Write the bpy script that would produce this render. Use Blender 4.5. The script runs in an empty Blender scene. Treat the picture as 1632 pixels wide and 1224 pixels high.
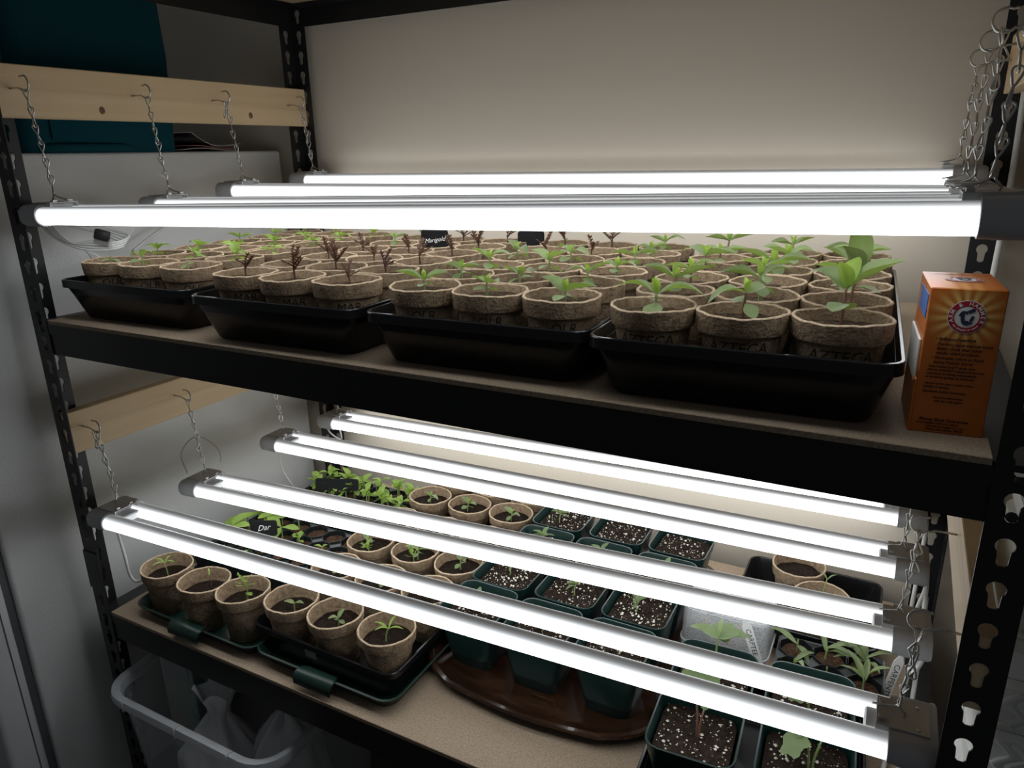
import bpy, bmesh, math, random
from mathutils import Vector, Matrix, Euler
R = math.radians
random.seed(7)
SC = bpy.context.scene
COL = SC.collection

# ------------------------------------------------------------------ camera, world, exposure
ZU = 1.0            # top of the upper shelf board
ZL = ZU - 0.526     # top of the lower shelf board
cd = bpy.data.cameras.new('camera'); cam = bpy.data.objects.new('camera', cd); COL.objects.link(cam)
cam.location = (1.1576, -0.629, ZU + 0.2327)
cam.rotation_euler = (1.2623, 0.0198, 0.4895)
cd.sensor_width = 36.0; cd.lens = 1156.63 / 1632 * 36.0
cd.clip_start = 0.01
SC.camera = cam
wd = bpy.data.worlds.new('world'); SC.world = wd; wd.use_nodes = True
wd.node_tree.nodes['Background'].inputs[0].default_value = (0.9, 0.95, 1.0, 1)
wd.node_tree.nodes['Background'].inputs[1].default_value = 0.04
SC.view_settings.view_transform = 'Standard'; SC.view_settings.look = 'None'
SC.view_settings.exposure = 0.42; SC.view_settings.gamma = 1.0
SC.view_settings.use_curve_mapping = False
TUBE_POWER = 3.2

# ------------------------------------------------------------------ materials
MATS = {}
def mat(name, color=(.5,.5,.5), rough=.5, metal=0., spec=.5, trans=0., alpha=1., coat=0.):
    m = bpy.data.materials.new(name); m.use_nodes = True
    b = m.node_tree.nodes['Principled BSDF']
    b.inputs['Base Color'].default_value = (*color, 1)
    b.inputs['Roughness'].default_value = rough
    b.inputs['Metallic'].default_value = metal
    b.inputs['Specular IOR Level'].default_value = spec
    b.inputs['Transmission Weight'].default_value = trans
    b.inputs['Alpha'].default_value = alpha
    b.inputs['Coat Weight'].default_value = coat
    MATS[name] = m
    return m
def nodes(m): return m.node_tree.nodes, m.node_tree.links, m.node_tree.nodes['Principled BSDF']
def noise_col(m, stops, scale=20, detail=6, rough=.6, coord='Object', stretch=(1,1,1), dist=0., input_='Base Color'):
    n, l, b = nodes(m)
    tc = n.new('ShaderNodeTexCoord'); mp = n.new('ShaderNodeMapping'); mp.inputs['Scale'].default_value = stretch
    nz = n.new('ShaderNodeTexNoise'); nz.inputs['Scale'].default_value = scale; nz.inputs['Detail'].default_value = detail
    nz.inputs['Roughness'].default_value = rough; nz.inputs['Distortion'].default_value = dist
    cr = n.new('ShaderNodeValToRGB')
    els = cr.color_ramp.elements
    while len(els) < len(stops): els.new(.5)
    for e, (p, c) in zip(els, stops): e.position = p; e.color = (*c, 1)
    l.new(tc.outputs[coord], mp.inputs[0]); l.new(mp.outputs[0], nz.inputs[0]); l.new(nz.outputs[0], cr.inputs[0])
    l.new(cr.outputs[0], b.inputs[input_])
    return nz
def bump(m, scale=200, strength=.3, dist=.001, detail=3, kind='noise', stretch=(1,1,1), coord='Object'):
    n, l, b = nodes(m)
    tc = n.new('ShaderNodeTexCoord'); mp = n.new('ShaderNodeMapping'); mp.inputs['Scale'].default_value = stretch
    if kind == 'noise':
        t = n.new('ShaderNodeTexNoise'); t.inputs['Detail'].default_value = detail
    else:
        t = n.new('ShaderNodeTexVoronoi')
    t.inputs['Scale'].default_value = scale
    bp = n.new('ShaderNodeBump'); bp.inputs['Strength'].default_value = strength; bp.inputs['Distance'].default_value = dist
    l.new(tc.outputs[coord], mp.inputs[0]); l.new(mp.outputs[0], t.inputs[0]); l.new(t.outputs[0], bp.inputs['Height'])
    l.new(bp.outputs[0], b.inputs['Normal'])

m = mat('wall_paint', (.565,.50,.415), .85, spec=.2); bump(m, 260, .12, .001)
m = mat('shaded_wall_paint', (.30,.26,.21), .85, spec=.2); bump(m, 260, .12, .001)  # the wall beige darkened: the right wall's shade is put into the colour
m = mat('floor_tile', (.12,.11,.10), .6); noise_col(m, [(.3,(.08,.07,.065)),(.7,(.14,.13,.12))], 6)
m = mat('black_steel', (.012,.012,.013), .45, spec=.4); bump(m, 400, .06, .0004)
m = mat('particle_board', (.4,.3,.2), .85, spec=.15)
noise_col(m, [(.30,(.20,.135,.085)),(.5,(.36,.275,.195)),(.72,(.50,.40,.30))], 420, 8, .75); bump(m, 500, .25, .0005)
m = mat('pine', (.6,.45,.28), .55, spec=.25)
noise_col(m, [(.25,(.56,.40,.225)),(.5,(.74,.56,.345)),(.8,(.82,.66,.43))], 9, 5, .55, stretch=(1,.10,3.2), dist=.6); bump(m, 60, .08, .0004, stretch=(1,.1,4))
m = mat('pine_knot', (.16,.085,.04), .7); noise_col(m, [(.3,(.10,.05,.025)),(.7,(.24,.13,.06))], 90)
m = mat('zinc', (.62,.62,.60), .28, metal=1.)
m = mat('cap_plastic', (.46,.46,.47), .42)
m = mat('bracket_metal', (.50,.49,.48), .42, metal=.6)
m = mat('web_plastic', (.62,.63,.64), .4)
m = mat('tray_black', (.008,.008,.009), .24, spec=.42); bump(m, 700, .05, .0003)
m = mat('tray_green', (.008,.028,.020), .38, spec=.45); bump(m, 500, .05, .0003)
m = mat('pot_green', (.005,.022,.019), .34, spec=.4)
m = mat('cell_plastic', (.010,.013,.013), .32, spec=.35)
m = mat('peat', (.28,.20,.13), .95, spec=.05)
noise_col(m, [(.28,(.135,.088,.052)),(.5,(.265,.19,.122)),(.75,(.37,.28,.19))], 130, 8, .7); bump(m, 330, 1., .0022, detail=6)
m = mat('peat_rim', (.46,.35,.24), .95, spec=.05)
noise_col(m, [(.3,(.30,.215,.135)),(.55,(.47,.36,.25)),(.8,(.58,.47,.35))], 160, 6, .7); bump(m, 420, .9, .001)
m = mat('soil_dry', (.10,.07,.045), 1., spec=.05)
noise_col(m, [(.3,(.020,.014,.010)),(.5,(.080,.056,.037)),(.75,(.19,.14,.095))], 150, 8, .75); bump(m, 260, 1., .003, detail=8)
m = mat('soil_wet', (.035,.022,.015), .9, spec=.08)
noise_col(m, [(.3,(.007,.005,.004)),(.55,(.026,.017,.012)),(.8,(.075,.048,.033))], 140, 8, .75); bump(m, 220, 1., .004, detail=8)
m = mat('soil_coir', (.10,.05,.025), .95, spec=.1)
noise_col(m, [(.3,(.022,.012,.008)),(.5,(.07,.038,.024)),(.8,(.19,.11,.065))], 170, 8, .75); bump(m, 240, 1., .004, detail=8)
m = mat('perlite', (.74,.70,.60), .9)
m = mat('ink', (.012,.010,.009), .7)
m = mat('chalkboard', (.010,.010,.011), .75, spec=.2)
m = mat('chalk', (.82,.82,.80), .9)
m = mat('white_plastic', (.72,.72,.70), .4)
m = mat('cord_white', (.66,.66,.64), .45)
m = mat('plug_black', (.02,.02,.022), .5)
m = mat('foil', (.75,.74,.70), .3, metal=.8)
m = mat('fridge_white', (.74,.745,.735), .27, spec=.5); bump(m, 300, .5, .0012, detail=2)
m = mat('fridge_door', (.70,.70,.70), .28, spec=.5)
m = mat('gasket', (.10,.10,.105), .6)
m = mat('teal_fabric', (.006,.058,.078), .9, spec=.1); bump(m, 600, .4, .0006)
m = mat('paper', (.60,.57,.54), .8)
m = mat('paper_red', (.45,.15,.13), .8)
m = mat('walnut_gloss', (.09,.04,.02), .22, coat=.4)
noise_col(m, [(.3,(.014,.006,.003)),(.55,(.036,.016,.008)),(.8,(.075,.036,.018))], 14, 6, .6, stretch=(1,5,5), dist=.8)
m = mat('quilt_white', (.80,.80,.77), .7); bump(m, 300, .15, .001)
m = mat('packet_print', (.30,.38,.36), .6); noise_col(m, [(.35,(.10,.24,.24)),(.5,(.33,.40,.37)),(.65,(.42,.36,.30))], 16, 3)
m = mat('label_sticker', (.33,.33,.33), .6)
m = mat('box_label_white', (.80,.78,.74), .5)
m = mat('box_red', (.42,.012,.03), .4)
m = mat('box_navy', (.03,.03,.07), .5)
m = mat('box_blue', (.03,.12,.42), .45)
m = mat('box_print', (.035,.009,.003), .55)
m = mat('box_orange_plain', (.56,.155,.018), .38)

# orange carton with a sunburst printed round the emblem (object x/z measured from the emblem)
m = mat('box_orange', (.52,.13,.012), .38)
n, l, b = nodes(m)
tc = n.new('ShaderNodeTexCoord'); sp = n.new('ShaderNodeSeparateXYZ'); l.new(tc.outputs['Object'], sp.inputs[0])
def mth(op, a, bb=None):
    q = n.new('ShaderNodeMath'); q.operation = op
    for i, v in enumerate((a, bb)):
        if v is None: continue
        if isinstance(v, (int, float)): q.inputs[i].default_value = v
        else: l.new(v, q.inputs[i])
    return q.outputs[0]
dx = mth('SUBTRACT', sp.outputs[0], .001); dz = mth('SUBTRACT', sp.outputs[2], .1005)
rad = mth('SQRT', mth('ADD', mth('MULTIPLY', dx, dx), mth('MULTIPLY', dz, dz)))
ang = mth('ARCTAN2', dz, dx)
ray = mth('ADD', .55, mth('MULTIPLY', .45, mth('SINE', mth('MULTIPLY', ang, 16.0))))
fall = n.new('ShaderNodeMapRange'); fall.inputs[1].default_value = .010; fall.inputs[2].default_value = .031
fall.inputs[3].default_value = 1.; fall.inputs[4].default_value = 0.; l.new(rad, fall.inputs[0])
fac = mth('MULTIPLY', mth('POWER', fall.outputs[0], 1.3), ray)
mx = n.new('ShaderNodeMix'); mx.data_type = 'RGBA'
mx.inputs[6].default_value = (.50,.13,.014,1); mx.inputs[7].default_value = (.95,.72,.22,1)
l.new(fac, mx.inputs[0]); l.new(mx.outputs[2], b.inputs['Base Color'])

# leaves: thin, lit from above, with translucency
def leaf_mat(name, dark, light, transl):
    m = bpy.data.materials.new(name); m.use_nodes = True; MATS[name] = m
    n, l, b = nodes(m); out = n['Material Output']
    oi = n.new('ShaderNodeObjectInfo'); tc = n.new('ShaderNodeTexCoord')
    nz = n.new('ShaderNodeTexNoise'); nz.inputs['Scale'].default_value = 3.5; l.new(tc.outputs['Object'], nz.inputs[0])
    ad = n.new('ShaderNodeMath'); ad.operation = 'ADD'; l.new(oi.outputs['Random'], ad.inputs[0]); l.new(nz.outputs[0], ad.inputs[1])
    ml = n.new('ShaderNodeMath'); ml.operation = 'MULTIPLY'; ml.inputs[1].default_value = .5; l.new(ad.outputs[0], ml.inputs[0])
    cr = n.new('ShaderNodeValToRGB'); cr.color_ramp.elements[0].position = .15; cr.color_ramp.elements[1].position = .85
    cr.color_ramp.elements[0].color = (*dark, 1); cr.color_ramp.elements[1].color = (*light, 1)
    l.new(ml.outputs[0], cr.inputs[0]); l.new(cr.outputs[0], b.inputs['Base Color'])
    b.inputs['Roughness'].default_value = .55; b.inputs['Specular IOR Level'].default_value = .25
    tr = n.new('ShaderNodeBsdfTranslucent'); tr.inputs[0].default_value = (*transl, 1)
    ms = n.new('ShaderNodeMixShader'); ms.inputs[0].default_value = .38
    l.new(b.outputs[0], ms.inputs[1]); l.new(tr.outputs[0], ms.inputs[2]); l.new(ms.outputs[0], out.inputs[0])
    return m
leaf_mat('leaf', (.17,.225,.105), (.31,.385,.185), (.26,.37,.065))
leaf_mat('leaf_bright', (.22,.33,.065), (.36,.49,.12), (.34,.50,.06))
leaf_mat('leaf_grey', (.14,.19,.09), (.24,.31,.15), (.24,.34,.08))
leaf_mat('leaf_bronze', (.075,.036,.028), (.13,.07,.045), (.16,.08,.04))
mat('stem_green', (.20,.27,.09), .6); mat('stem_red', (.17,.085,.055), .6)

# the frosted LED tube: the strip shines downwards, its back shell hardly glows
m = bpy.data.materials.new('led_tube'); m.use_nodes = True; MATS['led_tube'] = m
n, l, b = nodes(m)
b.inputs['Base Color'].default_value = (.62,.62,.62,1); b.inputs['Roughness'].default_value = .35
tc = n.new('ShaderNodeTexCoord'); sp = n.new('ShaderNodeSeparateXYZ'); l.new(tc.outputs['Normal'], sp.inputs[0])
cr = n.new('ShaderNodeValToRGB'); mr = n.new('ShaderNodeMapRange')
mr.inputs[1].default_value = -1; mr.inputs[2].default_value = 1; l.new(sp.outputs[2], mr.inputs[0]); l.new(mr.outputs[0], cr.inputs[0])
els = cr.color_ramp.elements
els[0].position = .0; els[0].color = (1,1,1,1); els[1].position = 1.; els[1].color = (.012,.012,.012,1)
for p, v in ((.28,.92), (.42,.78), (.55,.64), (.68,.50), (.80,.33), (.89,.13), (.95,.045)):
    e = els.new(p); e.color = (v,v,v,1)
b.inputs['Emission Color'].default_value = (.93,.97,1.,1)
ms = n.new('ShaderNodeMath'); ms.operation = 'MULTIPLY'; ms.inputs[1].default_value = TUBE_POWER
l.new(cr.outputs[0], ms.inputs[0]); l.new(ms.outputs[0], b.inputs['Emission Strength'])

# clear plastics
m = mat('clear_bin', (.75,.78,.80), .25, trans=.0, alpha=.22)
m = mat('clear_bin_rim', (.62,.64,.66), .30, alpha=.62)
m = mat('bag_film', (.82,.82,.82), .35, alpha=.7); bump(m, 30, .5, .006, detail=4)
m = mat('fogged_plastic', (.80,.81,.82), .35, alpha=.5)
n, l, b = nodes(m)
tc = n.new('ShaderNodeTexCoord'); vo = n.new('ShaderNodeTexVoronoi'); vo.inputs['Scale'].default_value = 520
nz = n.new('ShaderNodeTexNoise'); nz.inputs['Scale'].default_value = 28
cr = n.new('ShaderNodeValToRGB'); cr.color_ramp.elements[0].position = .15; cr.color_ramp.elements[1].position = .75
cr.color_ramp.elements[0].color = (.62,.62,.62,1); cr.color_ramp.elements[1].color = (.34,.34,.34,1)
ad = n.new('ShaderNodeMath'); ad.operation = 'MULTIPLY'
l.new(tc.outputs['Object'], vo.inputs[0]); l.new(tc.outputs['Object'], nz.inputs[0])
mm = n.new('ShaderNodeMath'); mm.operation = 'ADD'; mm.inputs[1].default_value = .45; l.new(nz.outputs[0], mm.inputs[0])
l.new(vo.outputs[0], ad.inputs[0]); l.new(mm.outputs[0], ad.inputs[1]); l.new(ad.outputs[0], cr.inputs[0]); l.new(cr.outputs[0], b.inputs['Alpha'])
mat('clear_edge', (.8,.82,.84), .15, alpha=.45)

# ------------------------------------------------------------------ mesh helpers
def mesh(name, vf, smooth=False):
    v, f = vf
    me = bpy.data.meshes.new(name); me.from_pydata([tuple(x) for x in v], [], f); me.update()
    if smooth:
        me.polygons.foreach_set('use_smooth', [True]*len(me.polygons))
    return me
def autosmooth(me, ang=40):
    me.polygons.foreach_set('use_smooth', [True]*len(me.polygons))
    try: me.set_sharp_from_angle(angle=R(ang))
    except Exception: pass
    return me
def join(*vfs):
    V = []; F = []
    for v, f in vfs:
        o = len(V); V += [tuple(x) for x in v]; F += [tuple(i+o for i in q) for q in f]
    return V, F
def xf(vf, M): return [M @ Vector(p) for p in vf[0]], vf[1]
def move(vf, x=0, y=0, z=0): return [(p[0]+x, p[1]+y, p[2]+z) for p in vf[0]], vf[1]
def bm_vf(bm):
    bm.verts.index_update(); r = [tuple(v.co) for v in bm.verts], [tuple(v.index for v in f.verts) for f in bm.faces]; bm.free(); return r
def box(x0, x1, y0, y1, z0, z1, bev=0., seg=1):
    bm = bmesh.new(); bmesh.ops.create_cube(bm, size=1)
    for v in bm.verts:
        v.co = ((x0+x1)/2+v.co.x*(x1-x0), (y0+y1)/2+v.co.y*(y1-y0), (z0+z1)/2+v.co.z*(z1-z0))
    if bev: bmesh.ops.bevel(bm, geom=bm.edges[:], offset=bev, segments=seg, affect='EDGES', profile=.5)
    return bm_vf(bm)
def lathe(prof, n=24, wob=None, cap0=False, cap1=False):
    V = []; F = []
    for k, (r, z) in enumerate(prof):
        for i in range(n):
            a = 2*math.pi*i/n; w = wob(k, a) if wob else (0, 0)
            V.append(((r+w[0])*math.cos(a), (r+w[0])*math.sin(a), z+w[1]))
    for k in range(len(prof)-1):
        for i in range(n):
            j = (i+1) % n
            F.append((k*n+i, k*n+j, (k+1)*n+j, (k+1)*n+i))
    if cap0: F.append(tuple(range(n))[::-1])
    if cap1: F.append(tuple(range((len(prof)-1)*n, len(prof)*n)))
    return V, F
def rrect(w, d, r, z, k=4):
    P = []
    for cx, cy, a0 in ((w/2-r, d/2-r, 0), (-w/2+r, d/2-r, 90), (-w/2+r, -d/2+r, 180), (w/2-r, -d/2+r, 270)):
        for i in range(k+1):
            a = R(a0+90*i/k); P.append((cx+r*math.cos(a), cy+r*math.sin(a), z))
    return P
def loft(loops, cap0=True, cap1=False):
    n = len(loops[0]); V = []; F = []
    for L in loops: V += list(L)
    for k in range(len(loops)-1):
        for i in range(n):
            j = (i+1) % n; F.append((k*n+i, k*n+j, (k+1)*n+j, (k+1)*n+i))
    if cap0: F.append(tuple(range(n))[::-1])
    if cap1: F.append(tuple(range((len(loops)-1)*n, len(loops)*n)))
    return V, F
def tube(path, r, n=8, closed=False, caps=True):
    P = [Vector(p) for p in path]; V = []; F = []; m_ = len(P)
    rr = r if isinstance(r, (list, tuple)) else [r]*m_
    t0 = (P[1]-P[0]).normalized()
    up = Vector((0,0,1)) if abs(t0.z) < .9 else Vector((1,0,0))
    u = t0.cross(up).normalized()
    for i in range(m_):
        a = P[(i-1) % m_] if (i > 0 or closed) else P[i]; b_ = P[(i+1) % m_] if (i < m_-1 or closed) else P[i]
        t = (b_-a).normalized()
        u = (u - t*u.dot(t)).normalized(); w = t.cross(u)
        for k in range(n):
            an = 2*math.pi*k/n; V.append(P[i]+(u*math.cos(an)+w*math.sin(an))*rr[i])
    for i in range(m_ if closed else m_-1):
        i2 = (i+1) % m_
        for k in range(n):
            k2 = (k+1) % n; F.append((i*n+k, i*n+k2, i2*n+k2, i2*n+k))
    if caps and not closed:
        F.append(tuple(range(n))[::-1]); F.append(tuple(range((m_-1)*n, m_*n)))
    return V, F
def spline(pts, k=6):
    P = [Vector(p) for p in pts]; out = []
    for i in range(len(P)-1):
        p0 = P[max(i-1, 0)]; p1 = P[i]; p2 = P[i+1]; p3 = P[min(i+2, len(P)-1)]
        for j in range(k):
            t = j/k
            out.append(.5*((2*p1)+(-p0+p2)*t+(2*p0-5*p1+4*p2-p3)*t*t+(-p0+3*p1-3*p2+p3)*t**3))
    out.append(P[-1]); return out
def text_vf(s, size, shear=0., extr=0., align='CENTER', bold=0.):
    cu = bpy.data.curves.new('txt', 'FONT'); cu.body = s; cu.size = size; cu.shear = shear; cu.extrude = extr
    cu.align_x = align; cu.align_y = 'CENTER'; cu.resolution_u = 2; cu.offset = bold
    ob = bpy.data.objects.new('txt', cu); me = bpy.data.meshes.new_from_object(ob)
    r = [tuple(v.co) for v in me.vertices], [tuple(p.vertices) for p in me.polygons]
    bpy.data.objects.remove(ob); bpy.data.meshes.remove(me); bpy.data.curves.remove(cu)
    return r

# ------------------------------------------------------------------ object helpers
def link(name, data, mname, parent=None, loc=(0,0,0), rot=(0,0,0), scale=(1,1,1)):
    o = bpy.data.objects.new(name, data); COL.objects.link(o)
    if data is not None and mname and len(data.materials) == 0: data.materials.append(MATS[mname])
    o.parent = parent; o.location = loc; o.rotation_euler = rot; o.scale = scale
    return o
def tag(o, label, cat, group=None, kind=None):
    o['label'] = label; o['category'] = cat
    if group: o['group'] = group
    if kind: o['kind'] = kind
    return o
def thing(name, label, cat, loc=(0,0,0), rz=0., group=None):
    return tag(link(name, None, None, None, loc, (0,0,rz)), label, cat, group)
def struct(name, me, mname, label=None):
    o = link(name, me, mname); o['kind'] = 'structure'
    if label: o['label'] = label
    return o

# ------------------------------------------------------------------ room shell
YW = .662           # back wall
XR = 1.345          # wall on the right of the rack
struct('floor', mesh('floor', box(-1.2, XR+.1, -2.2, YW+.1, -.05, 0)), 'floor_tile', 'dark floor under the rack')
struct('wall_back', mesh('wall', box(-1.2, XR+.1, YW, YW+.1, 0, 2.4)), 'wall_paint', 'plain beige wall behind the shelves')
struct('wall_right', mesh('wall', box(XR, XR+.1, .245, YW, 0, 2.4)), 'shaded_wall_paint', 'shadowed beige wall right of the rack')

# ------------------------------------------------------------------ shelving rack
W = 1.241; D = .638; LEG = .037; TH = .0018; PITCH = .0392
def keyhole(n=20):
    # star-shaped keyhole outline about (0,0): round head above, narrower tail below (u = across, v = up)
    P = []
    for i in range(14):
        a = R(-48+276*i/13); P.append((.0072*math.cos(a), .0040+.0072*math.sin(a)))
    P += [(-.0044,-.006), (-.0042,-.0125), (-.002,-.0147), (.002,-.0147), (.0042,-.0125), (.0044,-.006)]
    return P
def leg_plate(z0, z1, zoff):
    # plate in (u, z), u from 0 (corner) to LEG, with keyholes; thickness along n
    n = 20; V = []; F = []
    def ring(uc, za, zb, zc):
        kh = keyhole(n); out = []
        for (ku, kv) in kh:
            a = math.atan2(kv, ku); c, s = math.cos(a), math.sin(a)
            t = min((((LEG-uc) if c > 0 else uc)/abs(c)) if abs(c) > 1e-6 else 1e9, ((zb-zc if s > 0 else zc-za)/abs(s)) if abs(s) > 1e-6 else 1e9)
            out.append((uc+c*t, zc+s*t))
        # snap the rays next to the corners to the corners
        for cu, cz in ((0, za), (LEG, za), (LEG, zb), (0, zb)):
            k = min(range(n), key=lambda i: (out[i][0]-cu)**2+(out[i][1]-cz)**2); out[k] = (cu, cz)
        return [(uc+ku, zc+kv) for ku, kv in kh], out
    z = z0
    k = math.ceil((z0 - zoff)/PITCH)
    zc = zoff + k*PITCH
    cells = []
    while zc + PITCH/2 < z1:
        cells.append(zc); zc += PITCH
    zs = cells[0]-PITCH/2; ze = cells[-1]+PITCH/2
    def quad(pts2):
        o = len(V)
        for d_ in (0, TH):
            V.extend((p[0], d_, p[1]) for p in pts2)
        m_ = len(pts2)
        F.append(tuple(o+i for i in range(m_))); F.append(tuple(o+m_+i for i in range(m_))[::-1])
    if zs > z0: quad([(0,z0),(LEG,z0),(LEG,zs),(0,zs)])
    if ze < z1: quad([(0,ze),(LEG,ze),(LEG,z1),(0,z1)])
    for zc in cells:
        hole, out = ring(.020, zc-PITCH/2, zc+PITCH/2, zc); o = len(V)
        for d_ in (0, TH):
            V.extend((p[0], d_, p[1]) for p in hole); V.extend((p[0], d_, p[1]) for p in out)
        for i in range(n):
            j = (i+1) % n
            F.append((o+i, o+j, o+n+j, o+n+i)); F.append((o+2*n+i, o+3*n+i, o+3*n+j, o+2*n+j))
            F.append((o+i, o+2*n+i, o+2*n+j, o+j))
    o = len(V); V += [(LEG,0,z0),(LEG,TH,z0),(LEG,TH,z1),(LEG,0,z1)]; F.append((o,o+1,o+2,o+3))
    return V, F
POST_TOP = ZU+.60
plate = leg_plate(0, POST_TOP, ZU-.076-1*PITCH)
side = ([(p[1], p[0], p[2]) for p in plate[0]], [q[::-1] for q in plate[1]])
post_vf = join(plate, side)
post_me = mesh('post', post_vf)
rack = thing('shelving_rack', 'black steel boltless shelving rack with keyhole posts', 'shelf rack', (W/2, D/2, 0))
def rp(name, vf, mname='black_steel'):
    return link(name, mesh(name, move(vf, -W/2, -D/2, 0)), mname, rack)
for x, y, sx, sy in ((-LEG, 0, 1, 1), (W+LEG, 0, -1, 1), (-LEG, D, 1, -1), (W+LEG, D, -1, -1)):
    link('post', post_me, 'black_steel', rack, (x-W/2, y-D/2, 0), (0,0,0), (sx, sy, 1))
for zt in (ZU, ZL, ZU+.545, ):
    h = .051; zb = zt-h-.004; up_ = zt-.006
    def lbeam_x(yf, sgn):   # angle beam running along x, lip pointing inwards carries the board
        return join(box(-.004, W+.004, min(yf, yf+sgn*.002), max(yf, yf+sgn*.002), zb, up_), box(0, W, min(yf, yf+sgn*.03), max(yf, yf+sgn*.03), zt-.0185, zt-.0165),
                    box(-.004, W+.004, min(yf, yf-sgn*.0016), max(yf, yf-sgn*.0016), zt-.022, up_))
    rp('beam', lbeam_x(.0022, 1)); rp('beam', lbeam_x(D-.0022, -1))
    def lbeam_y(xf_, sgn):
        return join(box(min(xf_, xf_+sgn*.002), max(xf_, xf_+sgn*.002), .004, D-.004, zb, up_), box(min(xf_, xf_+sgn*.034), max(xf_, xf_+sgn*.034), .004, D-.004, zt-.010, zt-.004))
    rp('side_beam', lbeam_y(-LEG+.004, 1)); rp('side_beam', lbeam_y(W+LEG-.004, -1))
# splice sleeves where the two halves of a post meet, just above the lower shelf
for x, sx in ((-LEG, 1), (W+LEG, -1)):
    z0, z1 = ZL+.045, ZL+.115
    vf = join(box(-.0015, LEG+.001, -.0018, 0, z0, z1), box(-.0018, 0, -.0015, LEG+.001, z0-.004, z1-.004))
    link('splice_sleeve', mesh('splice', vf), 'black_steel', rack, (x-W/2, -D/2, 0), (0,0,0), (sx,1,1))
# rivets of the front beams
rv = mesh('rivet', xf(lathe([(.0045,0),(.0042,.0012),(.0028,.0022),(.0006,.0026)], 12, cap1=True), Matrix.Rotation(R(90),4,'X')), True)
for zt in (ZU, ZL):
    for x in (-.017, W+.017):
        for dz in (-.016, -.046): link('rivet', rv, 'zinc' if x > 1 and zt == ZU else 'black_steel', rack, (x-W/2, -D/2, zt+dz))
for zt, lb in ((ZU, 'particle board deck of the upper shelf under the black trays'), (ZL, 'particle board deck of the lower shelf under the green trays'), (ZU+.545, 'particle board deck of the topmost shelf seen from below')):
    nx = .002
    vf = join(box(nx, W-nx, .0008, D-.003, zt-.0155, zt, .0006))
    tag(link('shelf_deck', mesh('deck', vf), 'particle_board'), lb, 'shelf')

# ------------------------------------------------------------------ boards with screw hooks
def hook_vf():
    P = [(0,0,0),(.014,0,0),(.0215,0,-.0005),(.026,0,-.003)]
    c = (.0365, .0045); r_ = .0105
    for a in range(220, 481, 16): P.append((c[0]+r_*math.cos(R(a)), 0, c[1]+r_*math.sin(R(a))))
    P.append((c[0]-.0085, 0, c[1]+r_-.0005))
    return tube(P, .00135, 8)
hook_me = mesh('hook', hook_vf(), True)
HOOKX, HOOKZ = .0365, -.0055
def cross_board(label, x_in, sgn, zb, zt, hooks, knots):
    t = thing('cross_board', label, 'board', (x_in - sgn*.0095, D/2, (zb+zt)/2))
    pl = link('plank', mesh('plank', box(-.0095, .0095, -D/2+.002, D/2-.002, (zb-zt)/2, (zt-zb)/2, .0012)), 'pine', t)
    for y, dz in hooks:
        link('screw_hook', hook_me, 'zinc', t, (sgn*.0095, y-D/2, dz), (0,0,0 if sgn > 0 else math.pi))
    kn = mesh('knot', xf(lathe([(.0052,0),(.004,.0004),(.0015,.0002)], 14, cap1=True), Matrix.Rotation(R(90),4,'Y')), True)
    for y, dz in knots:
        link('knot', kn, 'pine_knot', t, (sgn*.0095-(0 if sgn > 0 else .0004), y-D/2, dz), (0,0,0 if sgn > 0 else math.pi), (1,1,1.15))
    return t
XBL, XBR = -.016, 1.251
# lights: (left y, left z, right y, right z) of the front tube ends, relative to the upper shelf
LIGHTS = {
 'U': [(.008,.158,.012,.180), (.203,.158,.220,.173), (.367,.174,.385,.172), (.559,.185,.575,.187)],
 'D': [(.009,-.343,.024,-.313), (.186,-.362,.225,-.330), (.391,-.348,.410,-.337), (.565,-.358,.590,-.343)],
}
TS = .051          # distance between the two tubes of a fixture
upL = [(a[0]+TS/2-.004, 0) for a in LIGHTS['U']]; upR = [(a[2]+TS/2-.004, 0) for a in LIGHTS['U']]
dnL = [(a[0]+TS/2-.004, 0) for a in LIGHTS['D']]; dnR = [(a[2]+TS/2-.004, 0) for a in LIGHTS['D']]
ZHU, ZHD = ZU+.336, ZU-.188
cross_board('pine board with screw hooks across the upper left, before the teal bag', XBL, 1, ZU+.296, ZU+.370, [(y, ZHU-(ZU+.333)) for y, _ in upL], [(.166,-.022), (.478,-.020)])
cross_board('pine board with screw hooks above the lower lights at left', XBL, 1, ZU-.231, ZU-.159, [(y, ZHD-(ZU-.195)) for y, _ in dnL], [])
cross_board('pine board with screw hooks at the upper right corner', XBR, -1, ZU+.296, ZU+.370, [(y, ZHU-(ZU+.333)) for y, _ in upR], [])
cross_board('pine board with screw hooks beside the lower lights at right', XBR, -1, ZU-.231, ZU-.159, [(y, ZHD-(ZU-.195)) for y, _ in dnR], [])

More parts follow.
